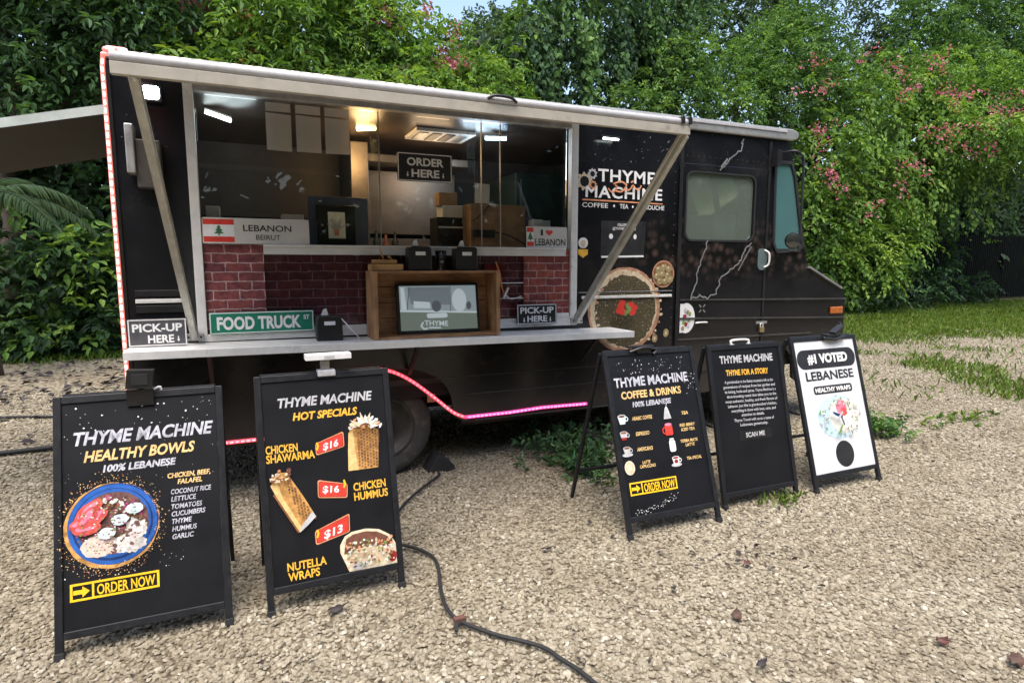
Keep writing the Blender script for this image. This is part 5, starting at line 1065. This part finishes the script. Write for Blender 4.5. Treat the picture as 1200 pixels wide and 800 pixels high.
order_now(p1, -.276, .048, .219, .290, -.195)
# 2 hot specials
o2, p2 = board('sandwich board listing hot specials with three pictured wraps, second from the left', .036, -1.547, .024, .638, 1.101, .234, M_POST, vb=.115)
T1(p2, 'THYME MACHINE', -.220, .229, .946, .044, M_GREYP2, .03, .2); T1(p2, 'HOT SPECIALS', -.157, .149, .880, .036, M_YEL, .035, .2)
for s, u0, u1, v in (('CHICKEN', -.286, -.143, .735), ('SHAWARMA', -.286, -.067, .693), ('CHICKEN', .103, .262, .508), ('HUMMUS', .103, .270, .461), ('NUTELLA', -.224, -.047, .188), ('WRAPS', -.223, -.081, .143)): T1(p2, s, u0, u1, v, .037, M_YEL, .026)
def round_poly(pts, r=.012):
    out = []; k = len(pts)
    for i in range(k):
        p, a, c = Vector(pts[i]), Vector(pts[i-1]), Vector(pts[(i+1) % k]); u, v = (a-p).normalized()*r, (c-p).normalized()*r
        for t in (0, .25, .5, .75, 1): q = p+u*(1-t)**2+v*t*t; out.append((q.x, q.y))
    return out
def tagp(pts, s, tu, tv, w_, h, slope, knot):
    b = MB(); y_ = -.0053; cx = sum(p[0] for p in pts)/4; cz = sum(p[1] for p in pts)/4
    grow = lambda k, m: [(cx+(u-cx)*k, cz+(v-cz)*m) for u, v in pts]
    b.poly(round_poly(grow(1.06, 1.14)), y_, M_SALM); b.poly(round_poly(grow(1.0, 1.0)), y_, M_REDD); b.poly(round_poly(grow(.95, .92)), y_, M_RED); b.text(s, tu, tu+w_, tv, h, y_, M_WHITE, .03, .1, slope)
    b.ribbon([(knot[0]-.004, knot[1]-.016), (knot[0]+.002, knot[1]), (knot[0]-.002, knot[1]+.016)], .009, y_, M_YEL2); b.build('price_tag', p2)
tagp([(-.058, .707), (.071, .731), (.070, .797), (-.059, .757)], '$16', -.028, .722, .074, .032, .2, (-.052, .745))
tagp([(-.063, .504), (.067, .486), (.072, .545), (-.059, .579)], '$16', -.044, .522, .078, .032, -.12, (.062, .55))
tagp([(-.086, .289), (.066, .320), (.070, .397), (-.087, .347)], '$13', -.052, .305, .09, .036, .22, (-.078, .335))
def waffle(b, inside, u0, u1, v0, v1, st, rot, y_, seed):
    rr = random.Random(seed); c, sn = math.cos(rot), math.sin(rot); cu, cv = (u0+u1)/2, (v0+v1)/2
    for i in range(-14, 15):
        for j in range(-14, 15):
            x, z = i*st+(j % 2)*st/2, j*st*.8; u, v = cu+x*c-z*sn, cv+x*sn+z*c
            if not inside(u, v): continue
            k = st*.36*rr.uniform(.7, 1.15); b.poly([(u+k*math.cos(rot+a), v+k*math.sin(rot+a)*1.1) for a in (0, PI/2, PI, 3*PI/2)], y_, rr.choice((M_CHAR, M_CHAR, M_CHOC, M_MEAT)))
def wrap_a(b):
    y_ = -.0053; b.poly([(.085, .607), (.232, .606), (.24, .70), (.247, .79), (.20, .825), (.125, .83), (.098, .79), (.09, .70)], y_, M_BREAD); b.poly([(.085, .607), (.135, .607), (.125, .70), (.12, .80), (.098, .79), (.09, .70)], y_, M_ORG)
    waffle(b, lambda u, v: .135+(v-.607)*-.02 < u < .232+(v-.607)*.07 and .614 < v < .80-(.25-u)*.6+.05 and v < .81, .09, .25, .607, .81, .0165, .55, y_, 3)
    rr = random.Random(8)
    for i in range(48): a = rr.uniform(-.1, 3.2); q = rr.random()**.5; b.disc(.175+.08*math.cos(a)*q, .812+.05*math.sin(a)*q, rr.uniform(.005, .016), rr.uniform(.004, .009), y_, (M_PALE, M_WHITE, M_CREAM, M_CHAR, M_SALM, M_WHITE)[i % 6], 8, .45, i, rr.uniform(0, 3))
    for a, L in ((.55, .075), (.9, .06), (1.2, .085), (1.5, .07), (1.8, .09), (2.15, .07), (2.6, .085), (.2, .08), (-.1, .07)): b.poly([(.175+.03*math.cos(a+.5), .815+.02*math.sin(a+.5)), (.175+.03*math.cos(a-.5), .815+.02*math.sin(a-.5)), (.175+L*math.cos(a), .82+L*.8*math.sin(a))], y_, M_PALE if L > .075 else M_WHITE)
one('wrap_picture', wrap_a, p2)
def wrap_b(b):
    y_ = -.0053; P = [(-.275, .588), (-.25, .53), (-.16, .356), (-.12, .385), (-.082, .419), (-.135, .525), (-.20, .64), (-.235, .645)]
    b.poly(P, y_, M_BREAD); b.poly([(-.275, .588), (-.25, .53), (-.16, .356), (-.145, .37), (-.225, .53), (-.245, .60)], y_, M_ORG)
    def ins(u, v):
        t = (v-.356)/(.64-.356); lo = -.145-.105*t; hi = -.082-.122*(v-.419)/(.64-.419); return .41 < v < .625 and lo+.02 < u < hi-.006
    waffle(b, ins, -.25, -.1, .39, .63, .0155, -.45, y_, 5)
    b.poly([(-.16, .356), (-.15, .385), (-.115, .425), (-.098, .445), (-.082, .419), (-.12, .385)], y_, M_GREYP2); b.ribbon([(-.262, .545), (-.165, .36)], .008, y_, M_CHAR)
    rr = random.Random(4)
    for i in range(26): b.disc(-.268+.085*rr.random(), .60+.055*rr.random(), rr.uniform(.004, .012), rr.uniform(.004, .009), y_, (M_CREAM, M_CHAR, M_PALE, M_SALM, M_CHOC)[i % 5], 8, .45, i)
one('wrap_picture', wrap_b, p2)
def wrap_c(b):
    y_ = -.0053; b.poly([(.055, .13), (.288, .125), (.288, .225), (.262, .27), (.21, .305), (.145, .319), (.08, .315), (.045, .30), (.02, .262), (.018, .225)], y_, M_PALE); b.poly([(.035, .215), (.27, .215), (.25, .265), (.2, .295), (.145, .306), (.085, .302), (.05, .285)], y_, M_CHOC); b.disc(.15, .185, .10, .05, y_, M_CREAM, 30, .08, 3); b.disc(.268, .165, .02, .03, y_, M_REDD, 14, .1, 2); b.disc(.11, .15, .05, .018, y_, M_GREYP2, 20, .2, 5)
    rr = random.Random(6)
    for i in range(170): b.disc(.045+.22*rr.random(), .15+.12*rr.random(), rr.uniform(.003, .009), rr.uniform(.003, .007), y_, (M_CREAM, M_CHOC, M_PALE, M_LEAFP, M_WHITE, M_SALM)[i % 6], 8, .3, i)
one('wrap_picture', wrap_c, p2)
# 3 coffee and drinks
o3, p3 = board('sandwich board of coffee and drinks with small pictured cups, between truck wheel and story board', 1.992, -1.554, -.02, .683, 1.118, .312, M_POST, vb=.115)
T1(p3, 'THYME MACHINE', -.287, .265, .893, .057, M_GREYP, .03, 0, None, .012); T1(p3, 'COFFEE & DRINKS', -.249, .197, .820, .044, M_ORG, .03, 0, None, .012); T1(p3, '100% LEBANESE', -.179, .110, .766, .031, M_GREYP, .035, .15, None, .012)
for s, u0, u1, v, h in (('ARABIC COFFEE', -.197, -.05, .686, .022), ('ESPRESSO', -.186, -.088, .592, .022), ('AMERICANO', -.193, -.080, .499, .022), ('LATTE', -.169, -.112, .421, .018), ('CAPPUCCINO', -.192, -.078, .397, .018), ('TEA', .172, .223, .688, .02), ('RED BERRY', .144, .263, .614, .018), ('ICED TEA', .150, .255, .586, .018), ('YERBA MATE', .131, .264, .516, .018), ('LATTE', .165, .235, .490, .018), ('TEA SPECIAL', .159, .272, .407, .018)): T1(p3, s, u0, u1, v, h, M_ORG, .02, .15)
def cups(b):
    y_ = -.0053
    def cup(u, v, k, body, inside, saucer=True):
        if saucer: b.disc(u, v-k*.75, k*1.15, k*.35, y_, M_GREYP2, 24)
        b.poly([(u-k*.8, v+k*.5), (u-k*.5, v-k*.8), (u+k*.5, v-k*.8), (u+k*.8, v+k*.5)], y_, body); b.disc(u, v+k*.5, k*.8, k*.3, y_, body, 20); b.disc(u, v+k*.5, k*.65, k*.2, y_, inside, 20)
        b.ring(u+k*.85, v, k*.35, k*.4, k*.14, y_, body, 14)
    cup(-.268, .699, .036, M_SAUCE, M_CHOC, False); cup(-.272, .602, .033, M_GREYP2, M_CHAR, False); b.poly([(-.293, .59), (-.253, .59), (-.256, .575), (-.289, .575)], y_, M_REDD); cup(-.266, .51, .032, M_GREYP2, M_CHAR); b.disc(-.265, .409, .036, .042, y_, M_PALE, 24); b.disc(-.265, .409, .028, .033, y_, M_CREAM, 24); b.disc(-.263, .413, .014, .018, y_, M_PALE, 14, .2, 2)
    b.poly([(.03, .672), (.088, .672), (.072, .735), (.046, .735)], y_, M_GREYP2); b.poly([(.046, .735), (.072, .735), (.06, .752)], y_, M_WHITE); b.ribbon([(.06, .75), (.068, .77)], .003, y_, M_WHITE)
    b.poly(rrect(.026, .082, .57, .635, .01), y_, M_RED); b.ring(.022, .602, .016, .022, .006, y_, M_RED, 14); b.disc(.054, .637, .026, .009, y_, M_PINKP, 14)
    b.poly(rrect(.04, .086, .468, .54, .014), y_, M_WHITE); b.poly(rrect(.046, .08, .535, .552, .005), y_, M_GREYP2); cup(.071, .413, .034, M_WHITE, M_REDD); b.disc(.071, .408, .015, .012, y_, M_REDD, 12)
one('cup_pictures', cups, p3)
order_now(p3, -.284, .056, .246, .322, -.198)
stars(p3, [(rn.uniform(-.28, .28), rn.uniform(.96, 1.06), rn.choice((.0012, .002, .003))) for i in range(60)]+[(-.27+.3*t+rn.gauss(0, .012), .15+.07*t*t+rn.gauss(0, .008), rn.uniform(.001, .003)) for t in [i/70 for i in range(70)]]+[(rn.uniform(.2, .3), rn.uniform(.8, .95), rn.uniform(.001, .003)) for i in range(20)])
# 4 story
o4, p4 = board('black sandwich board filled with lines of story text, between the drinks board and white board', 2.819, -1.434, -.023, .655, 1.08, .222, M_POST, vb=.095)
T1(p4, 'THYME MACHINE', -.228, .239, .958, .05, M_GREYP2, .03, 0, None, -.008); T1(p4, 'THYME FOR A STORY', -.186, .186, .873, .038, M_YEL, .03, 0, None, -.015)
lines = ('A grandmother in the Beirut mountains left us the', 'generations of recipes from her garden and', 'its baking, herbs and spices. Thyme Machine is a', 'time-traveling vessel that takes you to the', 'most authentic, healthy, and fresh flavors of', 'Lebanon. Just like in grandmother\'s kitchen,', 'everything is done with love, care, and', 'attention to details.', 'Thyme Travel with us to a taste of', 'Lebanese generosity.')
for i, (s, (u0, u1)) in enumerate(zip(lines, ((-.206, .218), (-.222, .232), (-.212, .235), (-.2, .235), (-.215, .24), (-.2, .23), (-.175, .215), (-.093, .108), (-.16, .19), (-.112, .13)))): T1(p4, s, u0, u1, .820-i*.0325, .019, M_GREYP2, .015, 0, None, -.02)
b = MB(); b.poly([(-.125, .43), (.15, .43), (.15, .497), (-.125, .497)], -.0047, M_BLK); b.text('SCAN ME', -.075, .091, .449, .031, -.0053, M_GREYP2, .03); b.build('lettering', p4)
# 5 white
o5, p5 = board('white sandwich board with a round picture, rightmost of the row', 3.607, -1.48, .004, .684, 1.109, .279, M_POSTW, vb=.115)
Y5 = -.0068
b = MB(); b.poly(rrect(-.303, .303, .872, 1.014, .068, 8), Y5, M_SIGNB); b.text('#1 VOTED', -.198, .218, .915, .066, Y5-.0003, M_WHITE, .05); b.build('lettering', p5)
T1(p5, 'LEBANESE', -.245, .253, .788, .064, M_SIGNB, .03, 0, Y5)
b = MB(); b.poly(rrect(-.19, .212, .684, .744, .02, 5), Y5, M_SIGNB); b.text('HEALTHY WRAPS', -.172, .195, .699, .032, Y5-.0003, M_WHITE, .04); b.build('lettering', p5)
def rose(b):
    u, v = .02, .51; b.disc(u, v, .215, .158, Y5, M_SKYP, 50); b.disc(u+.06, v+.0, .16, .125, Y5, mat('ivory_print', (.74, .73, .68), .5), 40, .05, 2); b.disc(u+.04, v+.062, .055, .06, Y5, M_PINKP, 24, .1, 3); b.disc(u+.06, v+.03, .03, .035, Y5, M_TOM, 16, .2, 4)
    rr = random.Random(7)
    for i in range(130): a = rr.uniform(0, 6.28); k = rr.uniform(.6, 1.0); b.disc(u+.21*k*math.cos(a), v+.155*k*math.sin(a), rr.uniform(.006, .016), rr.uniform(.003, .007), Y5, (M_OLIVE, M_WHITE, M_LEAFP, M_GREYP2, M_RICE)[i % 5], 8, .3, i, rr.uniform(0, 3))
    for p, q, wd, m in (((-.09, .03), (-.01, -.0), .022, M_BLUED), ((-.02, .005), (.0, -.06), .014, M_BLUED), ((-.13, .05), (-.06, .0), .006, M_SKYP), ((-.02, -.06), (-.07, -.12), .016, M_LEAFP), ((.01, -.02), (.06, -.09), .008, M_GREYP2), ((-.06, -.02), (-.0, .03), .016, M_GREYP2)): b.ribbon([(u+p[0], v+p[1]), (u+q[0], v+q[1])], wd, Y5, m)
one('round_picture', rose, p5)
one('oval_print', lambda b: [b.disc(.014, .241, .093, .094, Y5, M_SIGNB, 40)], p5)
one('crease_lines', lambda b: [b.poly([(-.31, .626), (.31, .63), (.31, .634), (-.31, .631)], Y5, M_WHITE), b.poly([(-.31, .775), (.31, .762), (.31, .765), (-.31, .778)], Y5, M_WHITE)], p5)
# clip lamps and clamps standing on the boards
def on_board(o, H, tilt, name, label, cat, fn, group='clip-on lamps on the sandwich boards', bevel=.004):
    t_ = bpy.data.objects.new(name, None); COL.objects.link(t_); t_.location = (o.location.x-math.sin(o.rotation_euler.z)*H*math.sin(tilt), o.location.y+math.cos(o.rotation_euler.z)*H*math.sin(tilt), H*math.cos(tilt)+.003); t_.rotation_euler = (0, 0, o.rotation_euler.z); tag(t_, label, cat, group)
    fn(t_); return t_
def cl1(t_):
    one('clamp', lambda b: [b.box(-.055, .05, -.035, .03, -.06, .012, M_BLK), b.tube(smooth_path([(.045, 0, .0), (.075, 0, .012), (.075, 0, -.035)], 4), .006, M_ALUW, 6)], t_, .006); one('lamp_head', lambda b: [b.plate([(-.055, .02), (.05, .02), (.06, .10), (-.045, .105)], -.05, -.01, M_BLK), b.box(-.03, .035, -.0535, -.0505, .035, .085, M_RUB), b.tube([(0, -.02, .0), (0, -.025, .04)], .012, M_BLK)], t_, .005)
on_board(o1, 1.075, .293, 'clip_lamp', 'black clip-on lamp at the top edge of the salad bowl board', 'lamp', cl1)
def cl2(t_):
    one('clamp', lambda b: [b.box(-.03, .055, -.03, .025, -.02, .012, M_GREYP2), b.box(-.012, .03, -.015, .015, .013, .055, M_GUT)], t_, .005); one('lamp_bar', lambda b: [b.box(-.085, .13, -.05, .02, .066, .092, M_WHITE), b.box(.0, .05, -.0515, -.0505, .072, .086, M_GREYP2), b.box(-.01, .035, -.012, .012, .0555, .0655, M_GUT)], t_, .005)
on_board(o2, 1.101, .234, 'clip_lamp', 'white bar lamp clamped to the top edge of the hot specials board', 'lamp', cl2)
def cl3(t_):
    one('clamp', lambda b: [b.box(-.10, .0, -.03, .03, -.02, .012, M_BLK), b.tube(smooth_path([(-.15, -.02, -.01), (-.05, -.03, .015), (.05, -.02, -.005), (.02, -.03, -.03)], 4), .01, M_BLK, 6)], t_, .004); one('lamp_head', lambda b: b.box(-.16, .03, -.025, .02, .013, .026, M_BLK), t_, .004)
on_board(o3, 1.118, .312, 'clip_lamp', 'black clip-on lamp folded flat on the drinks board top', 'lamp', cl3)
def hd(t_): one('grip', lambda b: b.tube(smooth_path([(-.10, .01, .0), (-.095, .01, .025), (.04, .01, .025), (.05, .01, .0)], 4), .008, M_WHITE, 8), t_); one('foot', lambda b: [b.box(-.11, -.085, -.005, .025, -.012, .0, M_WHITE), b.box(.035, .06, -.005, .025, -.012, .0, M_WHITE)], t_)
on_board(o4, 1.08, .222, 'carry_handle', 'white carrying handle on top of the story board', 'handle', hd, None)
def cl5(t_):
    one('clamp', lambda b: [b.box(.02, .16, -.035, .03, -.028, .012, M_BLK), b.tube(smooth_path([(-.02, -.03, -.012), (.08, -.045, -.025), (.20, -.035, -.006)], 4), .012, M_BLK, 6)], t_, .004); one('lamp_head', lambda b: [b.bar((.08, -.02, .02), (.20, .0, .07), .05, .018, M_BLK), b.tube(smooth_path([(.2, 0, .07), (.24, .05, .09), (.26, .12, .06)], 4), .006, M_BLK, 6)], t_, .004)
on_board(o5, 1.109, .279, 'clip_lamp', 'black clip-on lamp bending over the white board top', 'lamp', cl5)

# ------------------------------------------------------------------ cables, leaves, weeds, grass
def cable(label, pts, r, m=M_RUB, name='power_cable'):
    return tag(one(name, lambda b: b.tube(smooth_path(pts, 8), r, m, 8), None), label, 'cable', 'cables on the gravel')
GZ = .028
cable('black power cable snaking across the gravel towards the bottom edge', [(1.30, -.05, GZ), (1.277, -.12, GZ), (1.05, -.38, GZ+.004), (.87, -.62, GZ), (.72, -.95, GZ), (.70, -1.10, GZ), (.77, -1.15, GZ+.004), (.86, -1.28, GZ), (.875, -1.42, GZ), (.81, -1.70, GZ), (.79, -1.86, GZ+.006), (.815, -1.972, GZ+.004), (.92, -2.12, GZ), (1.06, -2.27, GZ), (1.10, -2.38, GZ), (1.142, -2.52, GZ), (1.2, -2.9, GZ)], .009)
tag(one('cable_tie', lambda b: [b.box(.785, .835, -1.985, -1.955, GZ, GZ+.024, M_BARKR), b.bar((.80, -1.97, GZ+.01), (.775, -2.03, GZ), .016, .01, M_RUB)], None, .003), 'small brown connector lump on the power cable', 'connector')
cable('upper dark hose on the gravel at the left edge', [(-4.0, 3.9, .02), (-2.37, 3.45, .02), (-1.87, 3.27, .02), (-.9, 3.0, .02)], .014)
cable('thicker dark hose nearer the salad bowl board at the left edge', [(-3.2, 1.82, .03), (-1.92, 1.886, .03), (-1.56, 1.908, .03), (-.8, 1.95, .03)], .022)
def fallen(px, py, size, m, label, lobes=0, rot=0, group='fallen leaves on the gravel'):
    size *= .78; c = on_ground(px, py, .026); rn_ = random.Random(int(px)); b = MB(); n = 14
    vs = [(0, 0, .008)]+[((1+.25*rn_.uniform(-1, 1))*size*math.cos(2*PI*i/n)*(1 if not lobes else 1+.45*math.cos(lobes*2*PI*i/n)), (.6+.2*rn_.random())*size*math.sin(2*PI*i/n), rn_.uniform(-.004, .02)) for i in range(n)]
    b.add(vs, [(0, 1+i, 1+(i+1) % n) for i in range(n)], m, True); b.tube([(size, 0, .005), (size*1.6, .01, .002)], .003, m, 5)
    o = b.build('fallen_leaf'); o.location = c; o.rotation_euler = (rn_.uniform(-.2, .2), rn_.uniform(-.2, .2), rot); tag(o, label, 'leaf', group)
    s = o.modifiers.new('thickness', 'SOLIDIFY'); s.thickness = .0015
M_LB = mat('dry_leaf', (.085, .046, .033), .7, 0, .4, 30); M_LD = mat('dark_leaf', (.03, .022, .024), .7, 0, .4, 30); M_LRED = mat('red_leaf', (.10, .034, .028), .6, 0, .4, 30)
fallen(639, 643, .033, M_LD, 'dark dry leaf lying alone on the gravel in the middle', 5); fallen(863, 721, .042, M_LB, 'curled brown leaf on the gravel at the lower right', 0, .6); fallen(1104, 751, .038, M_LRED, 'reddish leaf on the gravel near the lower right corner', 0, -.3); fallen(1190, 774, .05, M_LB, 'large brown leaf at the right edge of the gravel', 0, .2); fallen(396, 713, .045, M_LD, 'dark crumpled leaf under the hot specials board', 5, .2); fallen(893, 778, .028, M_LD, 'tiny dark leaf at the bottom edge of the gravel', 5)
fallen(875, 660, .03, M_LRED, 'small red leaf in the patch of dark litter right of the drinks board', 0, .3)
def litter(n, cx, cy, sx, sy, size, m, seed):
    r_ = np.random.default_rng(seed); P = np.stack([r_.normal(cx, sx, n), r_.normal(cy, sy, n), np.full(n, .03)], -1); s = size*r_.uniform(.5, 1.3, n)
    D = r_.normal(size=(n, 3)); D[:, 2] *= .25; N = np.array([0, 0, 1.])+r_.normal(0, .3, (n, 3)); V, L = leaf_geo(P, D, N, s, s*.6); return V, L
Vs, Ls, off = [], [], 0
for a in ((30, 2.42, -1.95, .30, .18, .035, 1), (60, 2.75, -1.55, .5, .25, .03, 2), (500, -2.9, 6.0, 1.6, 1.6, .10, 3), (160, 1.4, -1.9, 1.8, .8, .022, 4), (260, 6, 0, 3, 1.5, .035, 5), (120, -2.0, 4.6, .8, .7, .09, 6)):
    V, L = litter(a[0], a[1], a[2], a[3], a[4], a[5], None, a[6]); Vs.append(V); Ls.append(L+off); off += len(V)
tag(bulk_mesh('leaf_litter', np.concatenate(Vs), 4, np.concatenate(Ls), M_LD), kind='stuff')
# grass
def grass(P, h, name, parent=None, m=L_GRASS, lean=.5, wid=.07, tint=.45):
    n = len(P); D = np.array([0, 0, 1.])+rng.normal(0, lean, (n, 3))*np.array([1, 1, .2]); N = rng.normal(size=(n, 3))*np.array([1, 1, .2])
    return foliage(name, P, D, N, h, np.maximum(h*wid, .004), np.clip(rng.normal(tint, .25, n), 0, 1), m, parent)
n = 240000; X = rng.uniform(5.5, 34, n); Y = rng.uniform(-.8, 10.5, n)
edge = 4.35-.30*(X-11.5)*(X > 11.5)-.02*(X-11.5)*(X < 11.5)+.35*np.sin(X*.9)+.25*np.sin(X*2.3+1); nz = np.sin(X*1.7+Y*2.1)*np.sin(X*.8-Y*1.6+2)+.5*np.sin(X*4.1+Y*3.3)
keep = (Y > edge+.6*nz+rng.normal(0, .25, n)) & ((nz > -.8) | (Y > 6.5)) & (rng.random(n) < np.clip(.35+(Y-edge)*.3, .2, 1))
dx, dy = X-9.6, Y-.95; tng = ((dx*.62+dy*.78)/1.9)**2+((-dx*.78+dy*.62)/.62)**2; keep |= (tng+rng.normal(0, .22, n) < .8+.5*nz) & (rng.random(n) < .6)
keep |= (Y > edge-1.8) & (nz > .9) & (rng.random(n) < .3); keep |= (Y > edge-4.5) & (X > 7) & (rng.random(n) < .02+.05*(nz > .3))
P = np.stack([X, Y, np.zeros(n)], -1)[keep]; P = P[in_view(P)]
tag(grass(P, rng.uniform(.05, .15, len(P))*(1+.5*(P[:, 1] > 7)), 'grass', lean=.7, wid=.10, tint=.46), kind='stuff')
n = 9000; P = np.stack([rng.uniform(-7, .5, n), rng.normal(8.6, .5, n), np.zeros(n)], -1); tag(grass(P, rng.uniform(.05, .16, n), 'grass', lean=.6, wid=.10, tint=.25), kind='stuff')
def weed(label, cx, cy, sx, sy, n, h, seed, leafy=True, m=L_MID):
    o = thing('weed_clump', label, 'weed', (cx, cy, 0), 0, 'weeds in the gravel')
    P = np.stack([rng.normal(cx, sx, n), rng.normal(cy, sy, n), np.full(n, .01)], -1)
    if leafy:
        P[:, 2] = rng.uniform(.0, h*.6, n); D = rng.normal(0, .6, (n, 3))+np.array([0, -.1, .8]); a = sprigs(P, D, rng.uniform(.5, 1, n)*h*.6, .06, 6, .3, np.clip(rng.normal(.4, .2, n), 0, 1), .5); foliage('leaves', *a, m, o)
        k = max(8, n//12); Q = P[:k].copy(); Q[:, 2] = .0; b = MB()
        for q in Q: b.tube([tuple(q), (q[0]+rng.normal(0, .03), q[1]+rng.normal(0, .03), h*.6)], .004, M_CEDAR, 5)
        b.build('stems', o)
    else: grass(P, rng.uniform(.4, 1.2, n)*h, 'blades', o, lean=.7, wid=.05, tint=.55)
    return o
weed('leafy weed under the truck behind the legs of the drinks board', 2.52, -.02, .2, .18, 150, .30, 1, True, L_VINE)
weed('leafy weed patch growing against the drinks board rear legs', 2.35, -.45, .11, .14, 80, .2, 5, True, L_DARK)
weed('small tuft of grass at the foot of the story board', 3.26, -1.50, .10, .045, 80, .085, 2, False)
weed('green weed growing behind the white board at its right', 5.42, -.65, .11, .11, 55, .26, 3)
weed('sparse weed on the gravel right of the white board', 6.6, -.6, .35, .14, 26, .08, 4, True, L_GRASS)
# rear wheel chock
tag(one('wheel_chock', lambda b: b.plate([(1.24, .0), (1.47, .0), (1.45, .05), (1.33, .15)], .02, .20, M_RUB), None, .006), 'black wedge chock behind the rear wheel on the gravel', 'wheel chock')
